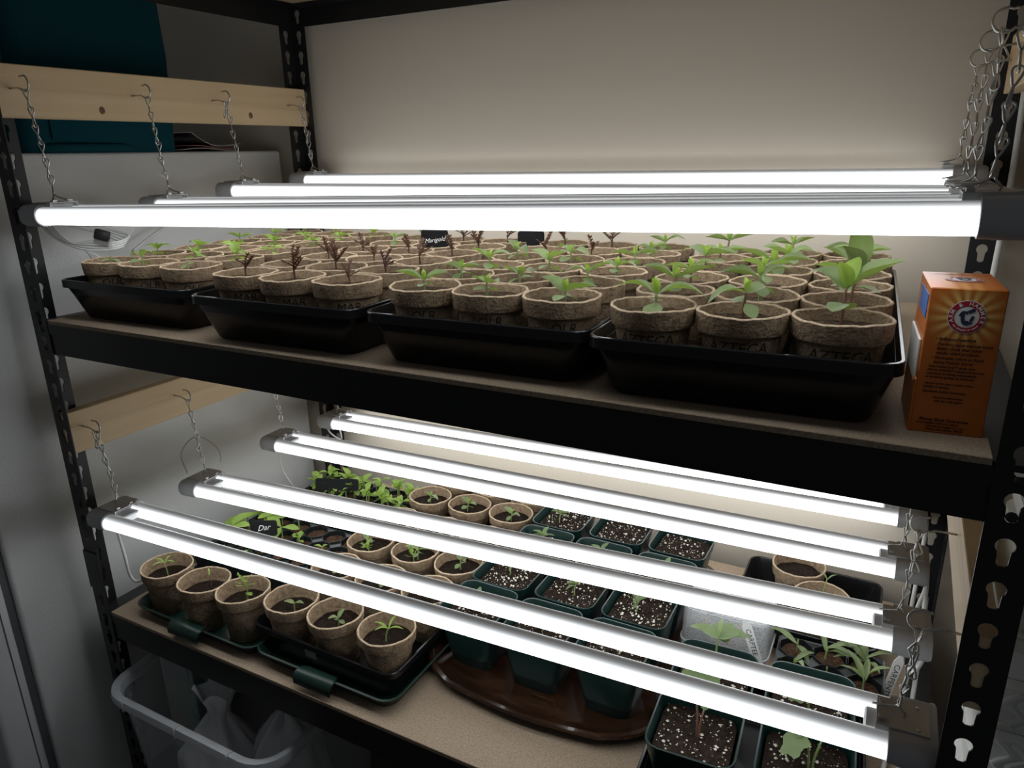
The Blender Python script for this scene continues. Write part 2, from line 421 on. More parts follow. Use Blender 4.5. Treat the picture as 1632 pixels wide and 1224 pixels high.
# ------------------------------------------------------------------ twin tube shop lights
TR = .0129; X0, X1 = .037, 1.207; TL = X1-X0
def smooth_tube():
    return lathe([(.004,0),(TR-.0016,0),(TR,.0022),(TR,TL-.0022),(TR-.0016,TL),(.004,TL)], 24, cap0=True, cap1=True)
tv = xf(smooth_tube(), Matrix.Rotation(R(90),4,'Y'))
tube_me = autosmooth(mesh('tube', tv), 50)
def stadium(w, h, x, r=None, k=5, ztop=None):
    L = rrect(w, h, min(w,h)/2-.0005 if r is None else r, 0, k)
    return [(x, p[0], p[1]) for p in L]
cap_len = .037
cap_vf = loft([stadium(TS+2*TR+.001, 2*TR+.002, -cap_len, .012), stadium(TS+2*TR+.005, 2*TR+.006, -cap_len+.003, .014), stadium(TS+2*TR+.005, 2*TR+.006, -.006, .014), stadium(TS+2*TR+.004, 2*TR+.005, -.004, .014), stadium(TS+2*TR+.004, 2*TR+.005, .004, .014), stadium(TS+2*TR+.001, 2*TR+.002, .0045, .012)], True, True)
cap_me = autosmooth(mesh('cap', cap_vf), 35)
br_vf = join(box(-.030, .016, -.021, .021, 0, .0014, .0004), box(-.030, .016, -.021, -.0196, -.010, .0005), box(-.030, .016, .0196, .021, -.010, .0005),
             box(.008, .014, -.015, -.009, .001, .0045), box(.008, .014, .009, .015, .001, .0045))
br_me = mesh('bracket', br_vf)
web_me = mesh('web', box(.003, .026, -TS/2+.006, TS/2-.006, -.006, .007, .002))
screw_me = mesh('screw', lathe([(.0022,0),(.0022,.0006),(.0008,.001)], 10, cap1=True), True)
# hanger clip: V shaped wire through the bracket, its arm sticking out
clip_me = mesh('clip', tube(spline([(.022,.004,.0035),(.010,.003,.006),(.002,.001,.009),(-.001,0,.013),(-.003,-.001,.009),(-.007,-.001,.004),(-.006,0,.0015)], 4), .0011, 6), True)
WORDS4 = ['frontmost', 'second', 'third', 'rearmost']
def shop_light(level, i, spec):
    yl, zl, yr, zr = spec
    A = Vector((X0, yl+TS/2, ZU+zl)); B = Vector((X1, yr+TS/2, ZU+zr))
    d = (B-A); rz = math.atan2(d.y, d.x); ry = -math.atan2(d.z, math.hypot(d.x, d.y))
    w = ('upper' if level == 'U' else 'lower')
    wd_ = {0: 'frontmost of the four %s lights', 1: 'second from front of the %s lights', 2: 'third from front of the %s lights', 3: 'rearmost of the four %s lights'}[i] % w
    t = thing('shop_light', 'lit twin tube shop light, ' + wd_, 'light', tuple(A), 0, 'hanging twin tube lights')
    t.rotation_euler = (0, ry, rz)
    for s in (-1, 1): link('led_tube', tube_me, 'led_tube', t, (0, s*TS/2, 0))
    L = d.length
    for x, sx in ((0, 1), (L, -1)):
        c = link('end_cap', cap_me, 'cap_plastic', t, (x, 0, .0005), (0,0,0), (sx,1,1))
        b_ = link('hanging_bracket', br_me, 'bracket_metal', t, (x, 0, TR+.0042), (0,0,0), (sx,1,1))
        for yy in (-.016,.016): link('screw', screw_me, 'zinc', b_, (-.020, yy, .0014))
        link('web', web_me, 'web_plastic', t, (x, 0, 0), (0,0,0), (sx,1,1))
        link('wire_clip', clip_me, 'zinc', t, (x-sx*.002, 0, TR+.0045), (0,0,0), (sx,1,1))
    M = Matrix.Translation(A) @ Euler((0, ry, rz)).to_matrix().to_4x4()
    return M @ Vector((-.003, 0, TR+.0175)), M @ Vector((L+.003, 0, TR+.0175))
# jack chain link: two teardrop loops at right angles, twisted in the middle
CH = .0250
def teardrop(sz, plane, k=12):
    L = sz*CH*.60
    Q = [(0,0), (.0012,.14), (.0030,.50), (.0040,.76), (.0032,.91), (0,1.), (-.0032,.91), (-.0040,.76), (-.0030,.50), (-.0012,.14), (0,0)]
    return [(u, 0, v*L) if plane == 'x' else (0, u, v*L) for u, v in Q]
link_vf = join(tube(teardrop(1, 'x'), .0010, 6), tube(teardrop(-1, 'y'), .0010, 6))
link_me = mesh('chain_link', link_vf, True)
def chain(a, b, label, extra=0, rnd=0):
    a = Vector(a); b = Vector(b); d = b-a; L = d.length; n_ = max(3, round(L/CH)); stp = L/n_
    t = thing('hanging_chain', label, 'chain', tuple(a), 0, 'jack chains holding the lights')
    q = (-d).normalized().to_track_quat('Z', 'X')
    rg = random.Random(rnd)
    for i in range(n_):
        p = d*((i+.5)/n_)
        e = q.to_matrix() @ Euler((rg.uniform(-.10,.10), rg.uniform(-.12,.12), R(20)+rg.uniform(-.5,.5))).to_matrix()
        link('link', link_me, 'zinc', t, tuple(p), tuple(e.to_euler()), (1,1,stp/CH))
    for i in range(extra):      # loose end left hanging from the hook
        e = Euler((rg.uniform(-.2,.2), rg.uniform(-.15,.15), R(70)+rg.uniform(-.4,.4)))
        link('link', link_me, 'zinc', t, (0, -.004-.001*i, -.011-CH*i), tuple(e), (1,1,1))
for level, hl, hr, zh in (('U', upL, upR, ZHU), ('D', dnL, dnR, ZHD)):
    for i, s in enumerate(LIGHTS[level]):
        a, b_ = shop_light(level, i, s)
        w = 'upper' if level == 'U' else 'lower'
        wd_ = ['frontmost %s light', 'second %s light from the front', 'third %s light from the front', 'rearmost %s light'][i] % w
        chain((XBL+HOOKX, hl[i][0], zh+HOOKZ), a, 'thin steel chain holding the left end of the ' + wd_, 1 if (level, i) in (('D',0),('U',2)) else 0, i)
        chain((XBR-HOOKX, hr[i][0], zh+HOOKZ), b_, 'thin steel chain holding the right end of the ' + wd_, 2 if (level, i) in (('D',0),('D',1),('U',1)) else 0, 10+i)

# ------------------------------------------------------------------ leaves and seedlings
def leaf_vf(kind):
    # along +x from 0 to 1, width along y; folded a little at the midrib, drooping to the tip
    nx_, ny_ = 8, 4; V = []; F = []
    for i in range(nx_+1):
        t = i/nx_
        if kind == 'true': w = .235*math.sin(math.pi*min(1, t**.82))**.65*(1-.08*t)+.012
        elif kind == 'droop': w = .23*math.sin(math.pi*min(1, t**.85))**.6+.012
        elif kind == 'cot': w = .27*math.sin(math.pi*min(1, t**1.15))**.7*(.35+.65*min(1, t*2.2))+.02
        elif kind == 'narrow': w = .085*math.sin(math.pi*min(1, t**.85))**.8+.01
        elif kind == 'round': w = .38*math.sin(math.pi*min(1, t**.9))**.6+.01
        if i == nx_: w = .012
        for j in range(ny_+1):
            s = -1+2*j/ny_
            fold = {'true': .16, 'droop': .10, 'cot': .08, 'narrow': .05, 'round': .08}[kind]*abs(s)*math.sin(math.pi*t)
            z = fold
            x = t
            dr = {'true': .16, 'droop': .85, 'cot': .12, 'narrow': .45, 'round': .15}[kind]
            if dr > .3:
                a = -dr*1.3*max(0, t-.2)**1.5*1.2
                x = t*math.cos(a*.5)*(1-.06*t); z = fold+t*math.sin(a*.55)
            else: z -= dr*t*t
            z += .012*math.sin(9*t+2.2*s)*math.sin(math.pi*t)
            V.append((x, s*w, z))
    for i in range(nx_):
        for j in range(ny_):
            a = i*(ny_+1)+j; F.append((a, a+ny_+1, a+ny_+2, a+1))
    return V, F
LEAF = {}
for k in ('true', 'droop', 'cot', 'narrow', 'round'):
    for mn in ('leaf', 'leaf_bright', 'leaf_grey'):
        me = mesh('leaf_'+k, leaf_vf(k), True); me.materials.append(MATS[mn]); LEAF[k, mn] = me
def lobed_leaf(mn):
    P = [(0,0)]; k = 40
    for i in range(k+1):
        a = -2.5+5.0*i/k; r_ = .50+.07*math.cos(5*a)+.015*math.cos(17*a); P.append((.45+r_*math.cos(a), .95*r_*math.sin(a)))
    V = [(.45,0,.02)]+[(p[0], p[1], -.12*((p[0]-.45)**2+p[1]**2)+.03*math.sin(5*p[0])) for p in P]
    F = [(0, i, i+1) for i in range(1, len(P))]+[(0, len(P), 1)]
    me = mesh('leaf_lobed', (V, F), True); me.materials.append(MATS[mn]); return me
LOBED = lobed_leaf('leaf_grey'); LOBED_B = lobed_leaf('leaf_bright')
def add_leaf(par, kind, mn, pos, az, el, size, roll=0., width=1.):
    return link('leaf', LEAF[kind, mn], None, par, pos, (roll, -el, az), (size, size*width, size))
STEMS = {}
def stem_obj(par, h, mname, lean=(0,0), r=.0011, loc=(0,0,0)):
    key = (round(h,3), mname, round(lean[0],3), round(lean[1],3), r)
    if key not in STEMS:
        STEMS[key] = mesh('stem', tube(spline([(0,0,-.004),(lean[0]*.2,lean[1]*.2,h*.45),(lean[0],lean[1],h)], 3), [r*1.1]*3+[r]*3+[r*.8], 6), True)
    return link('seedling', STEMS[key], mname, par, loc)
def zinnia(par, loc, size, h, az, rg, pairs=1, mn='leaf', stem='stem_green', droop=None, lean=(0,0), cot=True, el=.45, top=True):
    s = stem_obj(par, h, stem, lean, .0009+size*.012, loc)
    if cot:
        for q in (0, math.pi):
            add_leaf(s, 'cot', mn, (lean[0]*.6, lean[1]*.6, h*.62), az+math.pi/2+q+rg.uniform(-.25,.25), rg.uniform(-.45,.15), size*rg.uniform(.55,.68), rg.uniform(-.3,.3), 1.1)
    for k in range(pairs):
        a = az + k*math.pi/2; sc = size*(1. if k == 0 else .6)
        for q in (0, math.pi):
            kd = 'droop' if (droop if droop is not None else rg.random() < .45) else 'true'
            add_leaf(s, kd, mn, (lean[0], lean[1], h-.0015+.004*k), a+q+rg.uniform(-.22,.22), el+(.15 if kd == 'droop' else 0)+.35*k+rg.uniform(-.18,.18), sc*rg.uniform(.88,1.12), rg.uniform(-.25,.25))
    if top:
        for q in (0, math.pi):
            add_leaf(s, 'true', 'leaf_bright' if mn == 'leaf' else mn, (lean[0], lean[1], h), az+math.pi/2+q+rg.uniform(-.3,.3), 1.05+rg.uniform(-.1,.2), size*.42, 0, .9)
    return s
def flat_blade(a, b, w, nrm=Vector((0,0,1)), bend=.0):
    a = Vector(a); b = Vector(b); d = b-a; s = d.cross(nrm)
    s = s.normalized()*w if s.length > 1e-6 else Vector((w,0,0))
    c = (a+b)/2+nrm*bend
    return [a+s*.25, c+s, b, c-s, a-s*.25], [(0,1,4),(1,3,4),(1,2,3)]
def bronze_vf(rg, size):
    parts = [tube(spline([(0,0,-.004),(rg.uniform(-.002,.002),rg.uniform(-.002,.002),size*.5),(0,0,size)], 3), .0009, 5)]
    for k in range(rg.choice((3,4,4,5))):
        az = rg.uniform(0, 6.28); el = rg.uniform(.45, 1.15); L = size*rg.uniform(.7, 1.1)
        d = Vector((math.cos(az)*math.cos(el), math.sin(az)*math.cos(el), math.sin(el))); base = Vector((0,0,size*rg.uniform(.6,1.)))
        tip = base+d*L; parts.append(tube([base, (base+tip)/2+Vector((0,0,.001)), tip], .0006, 4))
        for s in range(1, 5):
            p = base+d*L*(s/4.); sd = d.cross(Vector((0,0,1))).normalized()
            for g in (-1, 1):
                parts.append(flat_blade(p-d*L*.10, p+(sd*g*.85+d*.75)*L*.34, L*.12, Vector((0,0,1)), .001))
        parts.append(flat_blade(tip-d*.002, tip+d*L*.36, L*.15))
    for q in (0, 3.14):
        a = rg.uniform(-.4,.4)+q; d = Vector((math.cos(a), math.sin(a), .15)); parts.append(flat_blade((0,0,size*.6), Vector((0,0,size*.6))+d*size*.7, size*.09))
    return join(*parts)
BRONZE = []
for k in range(7):
    me = mesh('bronze', bronze_vf(random.Random(100+k), .017)); me.materials.append(MATS['leaf_bronze']); BRONZE.append(me)
def feather_vf(rg, h, n_=9, L=.022):
    parts = [tube(spline([(0,0,-.004),(.002,.001,h*.5),(0,0,h)], 3), .0009, 5)]
    for k in range(n_):
        az = rg.uniform(0,6.28); el = rg.uniform(.25,1.3); l_ = L*rg.uniform(.6,1.1)
        d = Vector((math.cos(az)*math.cos(el), math.sin(az)*math.cos(el), math.sin(el))); base = Vector((0,0,h*rg.uniform(.7,1.)))
        parts.append(flat_blade(base, base+d*l_, .0011, Vector((0,0,1)), .001))
        for s in (.4,.6,.8):
            for g in (-1,1):
                sd = d.cross(Vector((0,0,1))).normalized(); p = base+d*l_*s
                parts.append(flat_blade(p, p+(sd*g*.7+d*.7)*l_*.3, .0008))
    return join(*parts)
FEATHER = []
for k in range(4):
    me = mesh('feather', feather_vf(random.Random(50+k), .022+.004*k)); me.materials.append(MATS['leaf_bright']); FEATHER.append(me)

# ------------------------------------------------------------------ peat pots
PR, PH = .0432, .0825
def pot_meshes(seed, n_=44):
    rg = random.Random(seed); ph = [rg.uniform(0, 6.28) for _ in range(6)]
    def wob(k, a):
        w = .0005*math.sin(2*a+ph[0])+.00018*math.sin(7*a+ph[1])
        zz = 0
        if k in RIMK: zz = .00028*math.sin(9*a+ph[2])+.00030*math.sin(15*a+ph[3])+.0006*math.sin(3*a+ph[4])
        return (w*(1 if k > 1 else .4), zz)
    prof = [(.0285,0),(.0295,.0008),(.0372,.0610),(.0376,.0622),(.0414,.0636),(.0420,.0655),(PR,PH-.0012)]
    RIMK = (6,)
    outer = lathe(prof, n_, wob, cap0=True)
    prof2 = [(PR,PH-.0012),(PR-.0008,PH),(PR-.0024,PH),(PR-.0030,PH-.0012)]
    RIMK = (0,1,2,3)
    def wob2(k, a): return wob(6, a)[0], .00028*math.sin(9*a+ph[2])+.00030*math.sin(15*a+ph[3])+.0006*math.sin(3*a+ph[4])
    rim = lathe(prof2, n_, wob2)
    inner = lathe([(PR-.0030,PH-.0012),(.0376,.060),(.030,.010)], n_, lambda k, a: (wob2(0,a) if k == 0 else (0,0)), cap1=True)
    inner = (inner[0], [q[::-1] for q in inner[1]])
    b_ = autosmooth(mesh('pot', join(outer, ([p for p in inner[0]], [q[::-1] for q in inner[1]]))), 45); b_.materials.append(MATS['peat'])
    r_ = mesh('rim', rim, True); r_.materials.append(MATS['peat_rim'])
    return b_, r_
POTS = [pot_meshes(s) for s in range(5)]
def soil_vf(r, seed, amp=.0022, sq=False, nseg=24):
    rg = random.Random(seed); V = [(0,0,rg.uniform(-amp,amp))]; F = []; rings = 6
    for k in range(1, rings+1):
        for i in range(nseg):
            a = 2*math.pi*i/nseg; rr = r*k/rings
            if sq:
                c, s = math.cos(a), math.sin(a); f_ = 1/max(abs(c), abs(s)); f_ = min(f_, 1.30); rr *= f_
            z = rg.uniform(-amp, amp)*(1 if k < rings else .4)
            V.append((rr*math.cos(a), rr*math.sin(a), z))
    for i in range(nseg): F.append((0, 1+i, 1+(i+1) % nseg))
    for k in range(rings-1):
        o = 1+k*nseg
        for i in range(nseg):
            j = (i+1) % nseg; F.append((o+i, o+nseg+i, o+nseg+j, o+j))
    return V, F
SOIL = {}
for mn in ('soil_dry', 'soil_wet'):
    SOIL[mn] = []
    for s in range(4):
        me = mesh('soil', soil_vf(.0392, s), True); me.materials.append(MATS[mn]); SOIL[mn].append(me)
WRITE = {}
def marking(pot, word, az, zc=.0525):
    # handwriting wrapped round the tapering wall
    if word not in WRITE:
        v, f = text_vf(word, .0150, .15); V = []
        for x, y, z in v:
            zz = zc+y*1.0; r_ = .0372+(zz-.061)*(.0372-.0295)/.06+.0007; a = x/r_
            V.append((r_*math.sin(a), -r_*math.cos(a), zz))
        WRITE[word] = mesh('marking', (V, f)); WRITE[word].materials.append(MATS['ink'])
    link('handwriting', WRITE[word], None, pot, (0,0,0), (0,0,az))
def peat_pot(x, y, z, label, group, rg, soil='soil_dry', depth=.013, tilt=(0,0), word=None, waz=0., s=1.):
    t = thing('potted_seedling', label, 'potted plant', (x, y, z), 0, group)
    t.rotation_euler = (tilt[0], tilt[1], 0)
    k = rg.randrange(5); ra = rg.uniform(0, 6.28)
    p = link('pot', POTS[k][0], None, t, (0,0,0), (0,0,ra), (s,s,s)); link('rim', POTS[k][1], None, p)
    sr = (.0402-(depth-.013)*.17)/.0402
    link('soil', SOIL[soil][rg.randrange(4)], None, t, (0,0,(PH-depth)*s), (0,0,rg.uniform(0,6.28)), (sr*s,sr*s,1))
    if word: marking(p, word, waz-ra)
    return t, (PH-depth)*s

# ------------------------------------------------------------------ nursery trays on the upper shelf
def tray_vf(w=.278, d=.546, h=.0615, tx=.020, rim=.012):
    q = lambda ww, dd, r, z: rrect(ww, dd, r, z, 4)
    b = [q(w-2*tx-.006, d-2*tx-.006, .016, 0), q(w-2*tx, d-2*tx, .018, .003), q(w-.012, d-.012, .016, h-rim), q(w-.003, d-.003, .018, h-rim+.001), q(w, d, .019, h-rim+.0005), q(w-.0005, d-.0005, .019, h-.001), q(w-.002, d-.002, .019, h), q(w-.007, d-.007, .017, h), q(w-.009, d-.009, .016, h-.002), q(w-.012, d-.012, .016, h-rim-.001), q(w-2*tx-.001, d-2*tx-.001, .018, .005), q(w-2*tx-.012, d-2*tx-.012, .014, .0035)]
    return loft(b, True, True)
tray_me = autosmooth(mesh('tray', tray_vf()), 30)
TRAYS = [(.151, .020, R(1.5)), (.457, .008, R(1.2)), (.745, .015, R(1.5)), (1.0225, .011, R(2.2))]
TW4 = ['leftmost', 'second', 'third', 'rightmost']
TRAYL = ['black plastic tray of peat pots, leftmost on the upper shelf', 'black plastic tray holding bronze seedlings, second from left on the upper shelf', 'black plastic tray of peat pots, third from left on the upper shelf', 'black plastic tray with the largest seedlings, rightmost on the upper shelf']
TNAME = ['leftmost upper tray', 'second upper tray', 'third upper tray', 'rightmost upper tray']
ROWS = ['front row', 'second row', 'third row', 'fourth row', 'fifth row', 'back row']
COLS = ['left', 'middle', 'right']
def mixrg(*a): return random.Random(hash(a))
for ti, (cx, yf, rz) in enumerate(TRAYS):
    c = Vector((cx, yf+.273, 0)); rm = Matrix.Rotation(rz, 3, 'Z')
    tag(link('seed_tray', tray_me, 'tray_black', None, (c.x, c.y, ZU+.0004), (0,0,rz)), TRAYL[ti], 'tray', 'black trays on the upper shelf')
    for r_ in range(6):
        for k in range(3):
            rg = random.Random(1000*ti+10*r_+k)
            p = c + rm @ Vector(((k-1)*.0868+rg.uniform(-.0012,.0012), -.2130+r_*.0858+rg.uniform(-.0015,.0015), 0))
            bronze = (ti == 1 and not (r_ >= 4 and k == 0)) or (ti == 2 and r_ >= 4 and k < 2)
            size = [.026, .026, .032, .039][ti]*rg.uniform(.85,1.15)
            what = 'bronze feathery' if bronze else ['tiny green', 'green', 'green', 'large green'][ti]
            word = None; waz = .75
            if r_ == 0: word = ['QLR', 'MAR', 'QLR', 'AZTECA'][ti]; waz = [.85,.70,.48,.10][ti]
            t, zs = peat_pot(p.x, p.y, ZU+.0042, 'peat pot with %s seedling, %s %s of the %s' % (what, ROWS[r_], COLS[k], TNAME[ti]), 'peat pots on the upper shelf', rg, 'soil_dry', .0098 if ti != 3 else .0115, (rg.uniform(-.012,.012), rg.uniform(-.012,.012)), word, waz)
            jx, jy = rg.uniform(-.005,.005), rg.uniform(-.005,.005)
            if bronze:
                sc = rg.uniform(1.0,1.4)
                link('seedling', BRONZE[rg.randrange(7)], None, t, (jx, jy, zs), (0,0,rg.uniform(0,6.28)), (sc,sc,sc))
            elif ti == 3:
                if r_ == 0 and k == 2:
                    s_ = zinnia(t, (-.001,.004,zs), .052, .036, R(-12), rg, 1, 'leaf', 'stem_red', None, (.001,0), True, .62, False)
                    for az_, el_, sz_ in ((R(75),.95,.034), (R(250),1.1,.030)): add_leaf(s_, 'true', 'leaf_bright', (.001,0,.037), az_, el_, sz_)
                elif r_ == 1 and k == 2:
                    s_ = zinnia(t, (.004,.0,zs), .040, .040, R(70), rg, 1, 'leaf', 'stem_red', False, (.004,0), True, .75, True)
                    add_leaf(s_, 'true', 'leaf', (.004,0,.042), R(100), 1.25, .050, 0, .95)
                elif r_ == 0 and k == 1:
                    zinnia(t, (.0,.002,zs), .036, .028, R(35), rg, 1, 'leaf', 'stem_red', True, (.002,0), True, .35)
                elif r_ == 0 and k == 0:
                    zinnia(t, (.004,-.004,zs), .047, .022, R(8), rg, 1, 'leaf', 'stem_green', True, (0,0), True, .38)
                else:
                    zinnia(t, (jx,jy,zs), size, rg.uniform(.018,.032), rg.uniform(-.7,.7), rg, 1, 'leaf', 'stem_green' if k else 'stem_red', None, (rg.uniform(-.003,.003),0), True, .42)
            elif ti == 2:
                zinnia(t, (jx,jy,zs), size, rg.uniform(.014,.021), rg.uniform(-.6,.6), rg, 1, 'leaf', 'stem_green', None, (0,0), True, .42)
            elif ti == 0:
                zinnia(t, (jx+.004,jy-.006*(r_ == 0),zs), size, rg.uniform(.012,.018)+(.004 if r_ == 0 else 0), rg.uniform(-.6,.9), rg, 1 if (r_ > 0 or k == 1) else 0, 'leaf_bright' if r_ else 'leaf', 'stem_green', None, (0,0), True, .5, r_ > 0)
            else:
                zinnia(t, (jx,jy,zs), size, rg.uniform(.014,.020), rg.uniform(-.6,.6), rg, 1, 'leaf', 'stem_green')

# chalkboard plant tags
tag_loop = lambda w, h, r, y: [(p[0], y, p[1]) for p in rrect(w, h, r, 0, 4)]
def chalk_tag(loc, rz, word, label, w=.046, h=.037, tilt=0., fs=.0100):
    t = thing('plant_tag', label, 'plant tag', loc, rz)
    t.rotation_euler = (tilt, 0, rz)
    vf = loft([tag_loop(w, h, .005, -.0008), tag_loop(w, h, .005, .0008)], True, True)
    link('plate', mesh('plate', move(vf, 0, 0, .055)), 'chalkboard', t)
    link('stake', mesh('stake', loft([[(-.003,-.0007,.04),(.003,-.0007,.04),(.003,.0007,.04),(-.003,.0007,.04)],[(-.001,-.0005,0),(.001,-.0005,0),(.001,.0005,0),(-.001,.0005,0)]], True, True)), 'chalkboard', t)
    if word:
        v, f = text_vf(word, fs, .35); V = [(p[0], -.0011, .056+p[1]+p[0]*.12) for p in v]
        link('lettering', mesh('lettering', (V, f)), 'chalk', t)
    return t
chalk_tag((.462, .396, ZU+.040), R(20), 'Marigold', 'black chalkboard plant tag with white handwriting standing among the bronze seedlings')
chalk_tag((.590, .500, ZU+.031), R(20), None, 'blank black chalkboard plant tag behind green leaves at the back of the third tray')

# ------------------------------------------------------------------ carton of baking soda at the right end of the upper shelf
bx = thing('baking_soda_box', 'orange baking soda carton with a round red emblem, right end of upper shelf', 'box', (1.2075, .042, ZU), R(4))
BW, BD, BH = .0535, .086, .123
low = .046
carton = autosmooth(mesh('carton', box(-BW/2, BW/2, 0, BD, 0, BH, .0008)), 30); carton.materials.append(MATS['box_orange'])
link('carton', carton, None, bx)
link('base_sleeve', mesh('sleeve', join(box(-BW/2-.0018, -BW/2+.0004, .0001, BD-.0002, 0, low, .0006))), 'box_orange_plain', bx)
link('tear_panel', mesh('panel', box(-BW/2-.0022, -BW/2-.0002, .008, BD-.004, low-.004, .078, .0005)), 'box_label_white', bx)
link('side_print', mesh('side_print', box(-BW/2-.0006, -BW/2, .006, BD-.02, .096, .116)), 'box_blue', bx)
def disc(r0, r1, zc, y, n_=36, xc=.001):
    V = []; F = []
    for i in range(n_):
        a = 2*math.pi*i/n_
        V.append((xc+r1*math.cos(a), y, zc+r1*math.sin(a)))
        V.append((xc+r0*math.cos(a), y, zc+r0*math.sin(a)))
    for i in range(n_):
        j = (i+1) % n_; F.append((2*i, 2*j, 2*j+1, 2*i+1))
    if r0 < 1e-6: F = [tuple(range(0, 2*n_, 2))]
    return V, F
EZ = .1005
def ring_text(s, r, size, a0, a1, flip=False):
    out = []
    for i, ch in enumerate(s):
        if ch == ' ': continue
        a = R(a0+(a1-a0)*i/(len(s)-1)); v, f = text_vf(ch, size, 0, 0, 'CENTER', .0001)
        th = a-math.pi/2 if not flip else a+math.pi/2
        V = [(.001+r*math.cos(a)+p[0]*math.cos(th)-p[1]*math.sin(th), 0, EZ+r*math.sin(a)+p[0]*math.sin(th)+p[1]*math.cos(th)) for p in v]
        out.append((V, f))
    return join(*out)
def emblem(par, M):
    e = link('emblem', mesh('emblem', xf(disc(0, .0136, EZ, -.0004), M)), 'box_label_white', par)
    link('emblem_ring', mesh('ring', xf(disc(.0086, .0130, EZ, -.0006), M)), 'box_red', e)
    link('emblem_lettering', mesh('letters', xf(move(ring_text('ARM & HAMMER', .0108, .0042, 198, -18), 0, -.0008, 0), M)), 'box_label_white', e)
    link('emblem_lettering', mesh('letters', xf(move(ring_text('THE STANDARD OF PURITY', .0108, .0016, 218, 322, True), 0, -.0008, 0), M)), 'box_label_white', e)
    arm = [tube(spline([(-.0050,0,EZ+.0005),(-.0030,0,EZ+.0040),(.0005,0,EZ+.0030)],3), .0011, 6), tube(spline([(-.0030,0,EZ+.0030),(-.0022,0,EZ-.0035),(.0010,0,EZ-.0048),(.0040,0,EZ-.0040)],3), [.0016]*4+[.0021]*3+[.0013]*3, 6),
           tube([(.0030,0,EZ-.0030),(.0045,0,EZ+.0010)], .0013, 6), xf(box(-.0014,.0014,-.001,.001,-.0024,.0024,.0004), Matrix.Translation((.0030,0,EZ+.0052)) @ Matrix.Rotation(R(60),4,'Y')), tube([(-.0045,0,EZ+.0030),(.0025,0,EZ+.0050)], .0007, 6)]
    vf = join(*arm); vf = ([(p[0]+.001, -.0008+p[1]*.05, p[2]) for p in vf[0]], vf[1])
    link('emblem_arm', mesh('arm', xf(vf, M)), 'box_navy', e)
emblem(bx, Matrix.Identity(4))
# the same emblem printed on the lid
ML = Matrix.Translation((0, BD*.52, BH)) @ Matrix.Rotation(R(-90),4,'X') @ Matrix.Diagonal((1.05,1,1,1)) @ Matrix.Translation((0,0,-EZ))
emblem(bx, ML)
def print_lines(lines, y=-.0004):
    out = []
    for s, x, z, size, sh in lines:
        v, f = text_vf(s, size, sh, 0, 'LEFT', .00012); out.append(([(x+p[0], y, z+p[1]) for p in v], f))
    return join(*out)
link('printed_text', mesh('print', print_lines([
    ('• Spill-proof package', -.0180, .0815, .0034, .2), ('  Flo-thru vents expose more', -.0180, .0770, .0034, .2), ('  Baking Soda than other', -.0180, .0733, .0034, .2), ('  similar sized products.', -.0180, .0697, .0034, .2),
    ('• Eliminates odors so food', -.0190, .0655, .0034, .2), ('  tastes fresher longer', -.0190, .0618, .0034, .2)])), 'box_print', bx)
link('printed_text', mesh('print', print_lines([
    ('With FreezeCheck™ simply open', -.0200, .0580, .0024, 0), ('ARM & HAMMER™ baking soda box and', -.0205, .0550, .0024, 0), ('experience 3x baking soda greatness', -.0205, .0520, .0024, 0), ('to deodorize garbage, to deodorize', -.0210, .0490, .0024, 0)])), 'box_print', bx)
link('printed_text', mesh('print', print_lines([
    ('carpets and to clean counters with a', -.0210, .0435, .0024, 0), ('sprinkle on sponge.', -.0215, .0405, .0024, 0), ('Ingredients: Sodium bicarbonate.', -.0215, .0365, .0024, 0),
    ('For more information', -.0130, .0315, .0024, 0), ('scan the code below:', -.0120, .0285, .0024, 0),
    ('Money Back Guarantee', -.0210, .0120, .0038, .15), ('If not satisfied call for a refund', -.0225, .0088, .0025, 0), ('Church & Dwight Co., Inc.', -.0150, .0060, .0026, 0), ('Ewing, New Jersey 08628', -.0150, .0034, .0026, 0)])), 'box_print', bx)
lid = [(s, x, z, sz, 0.) for s, x, z, sz in (('PURE', -.018, .028, .006), ('BAKING SODA', -.006, .029, .0042))]
v, f = print_lines(lid)
link('printed_text', mesh('print', ([(p[0], BD*.52+p[2], BH+.0004) for p in v], f)), 'box_red', bx)

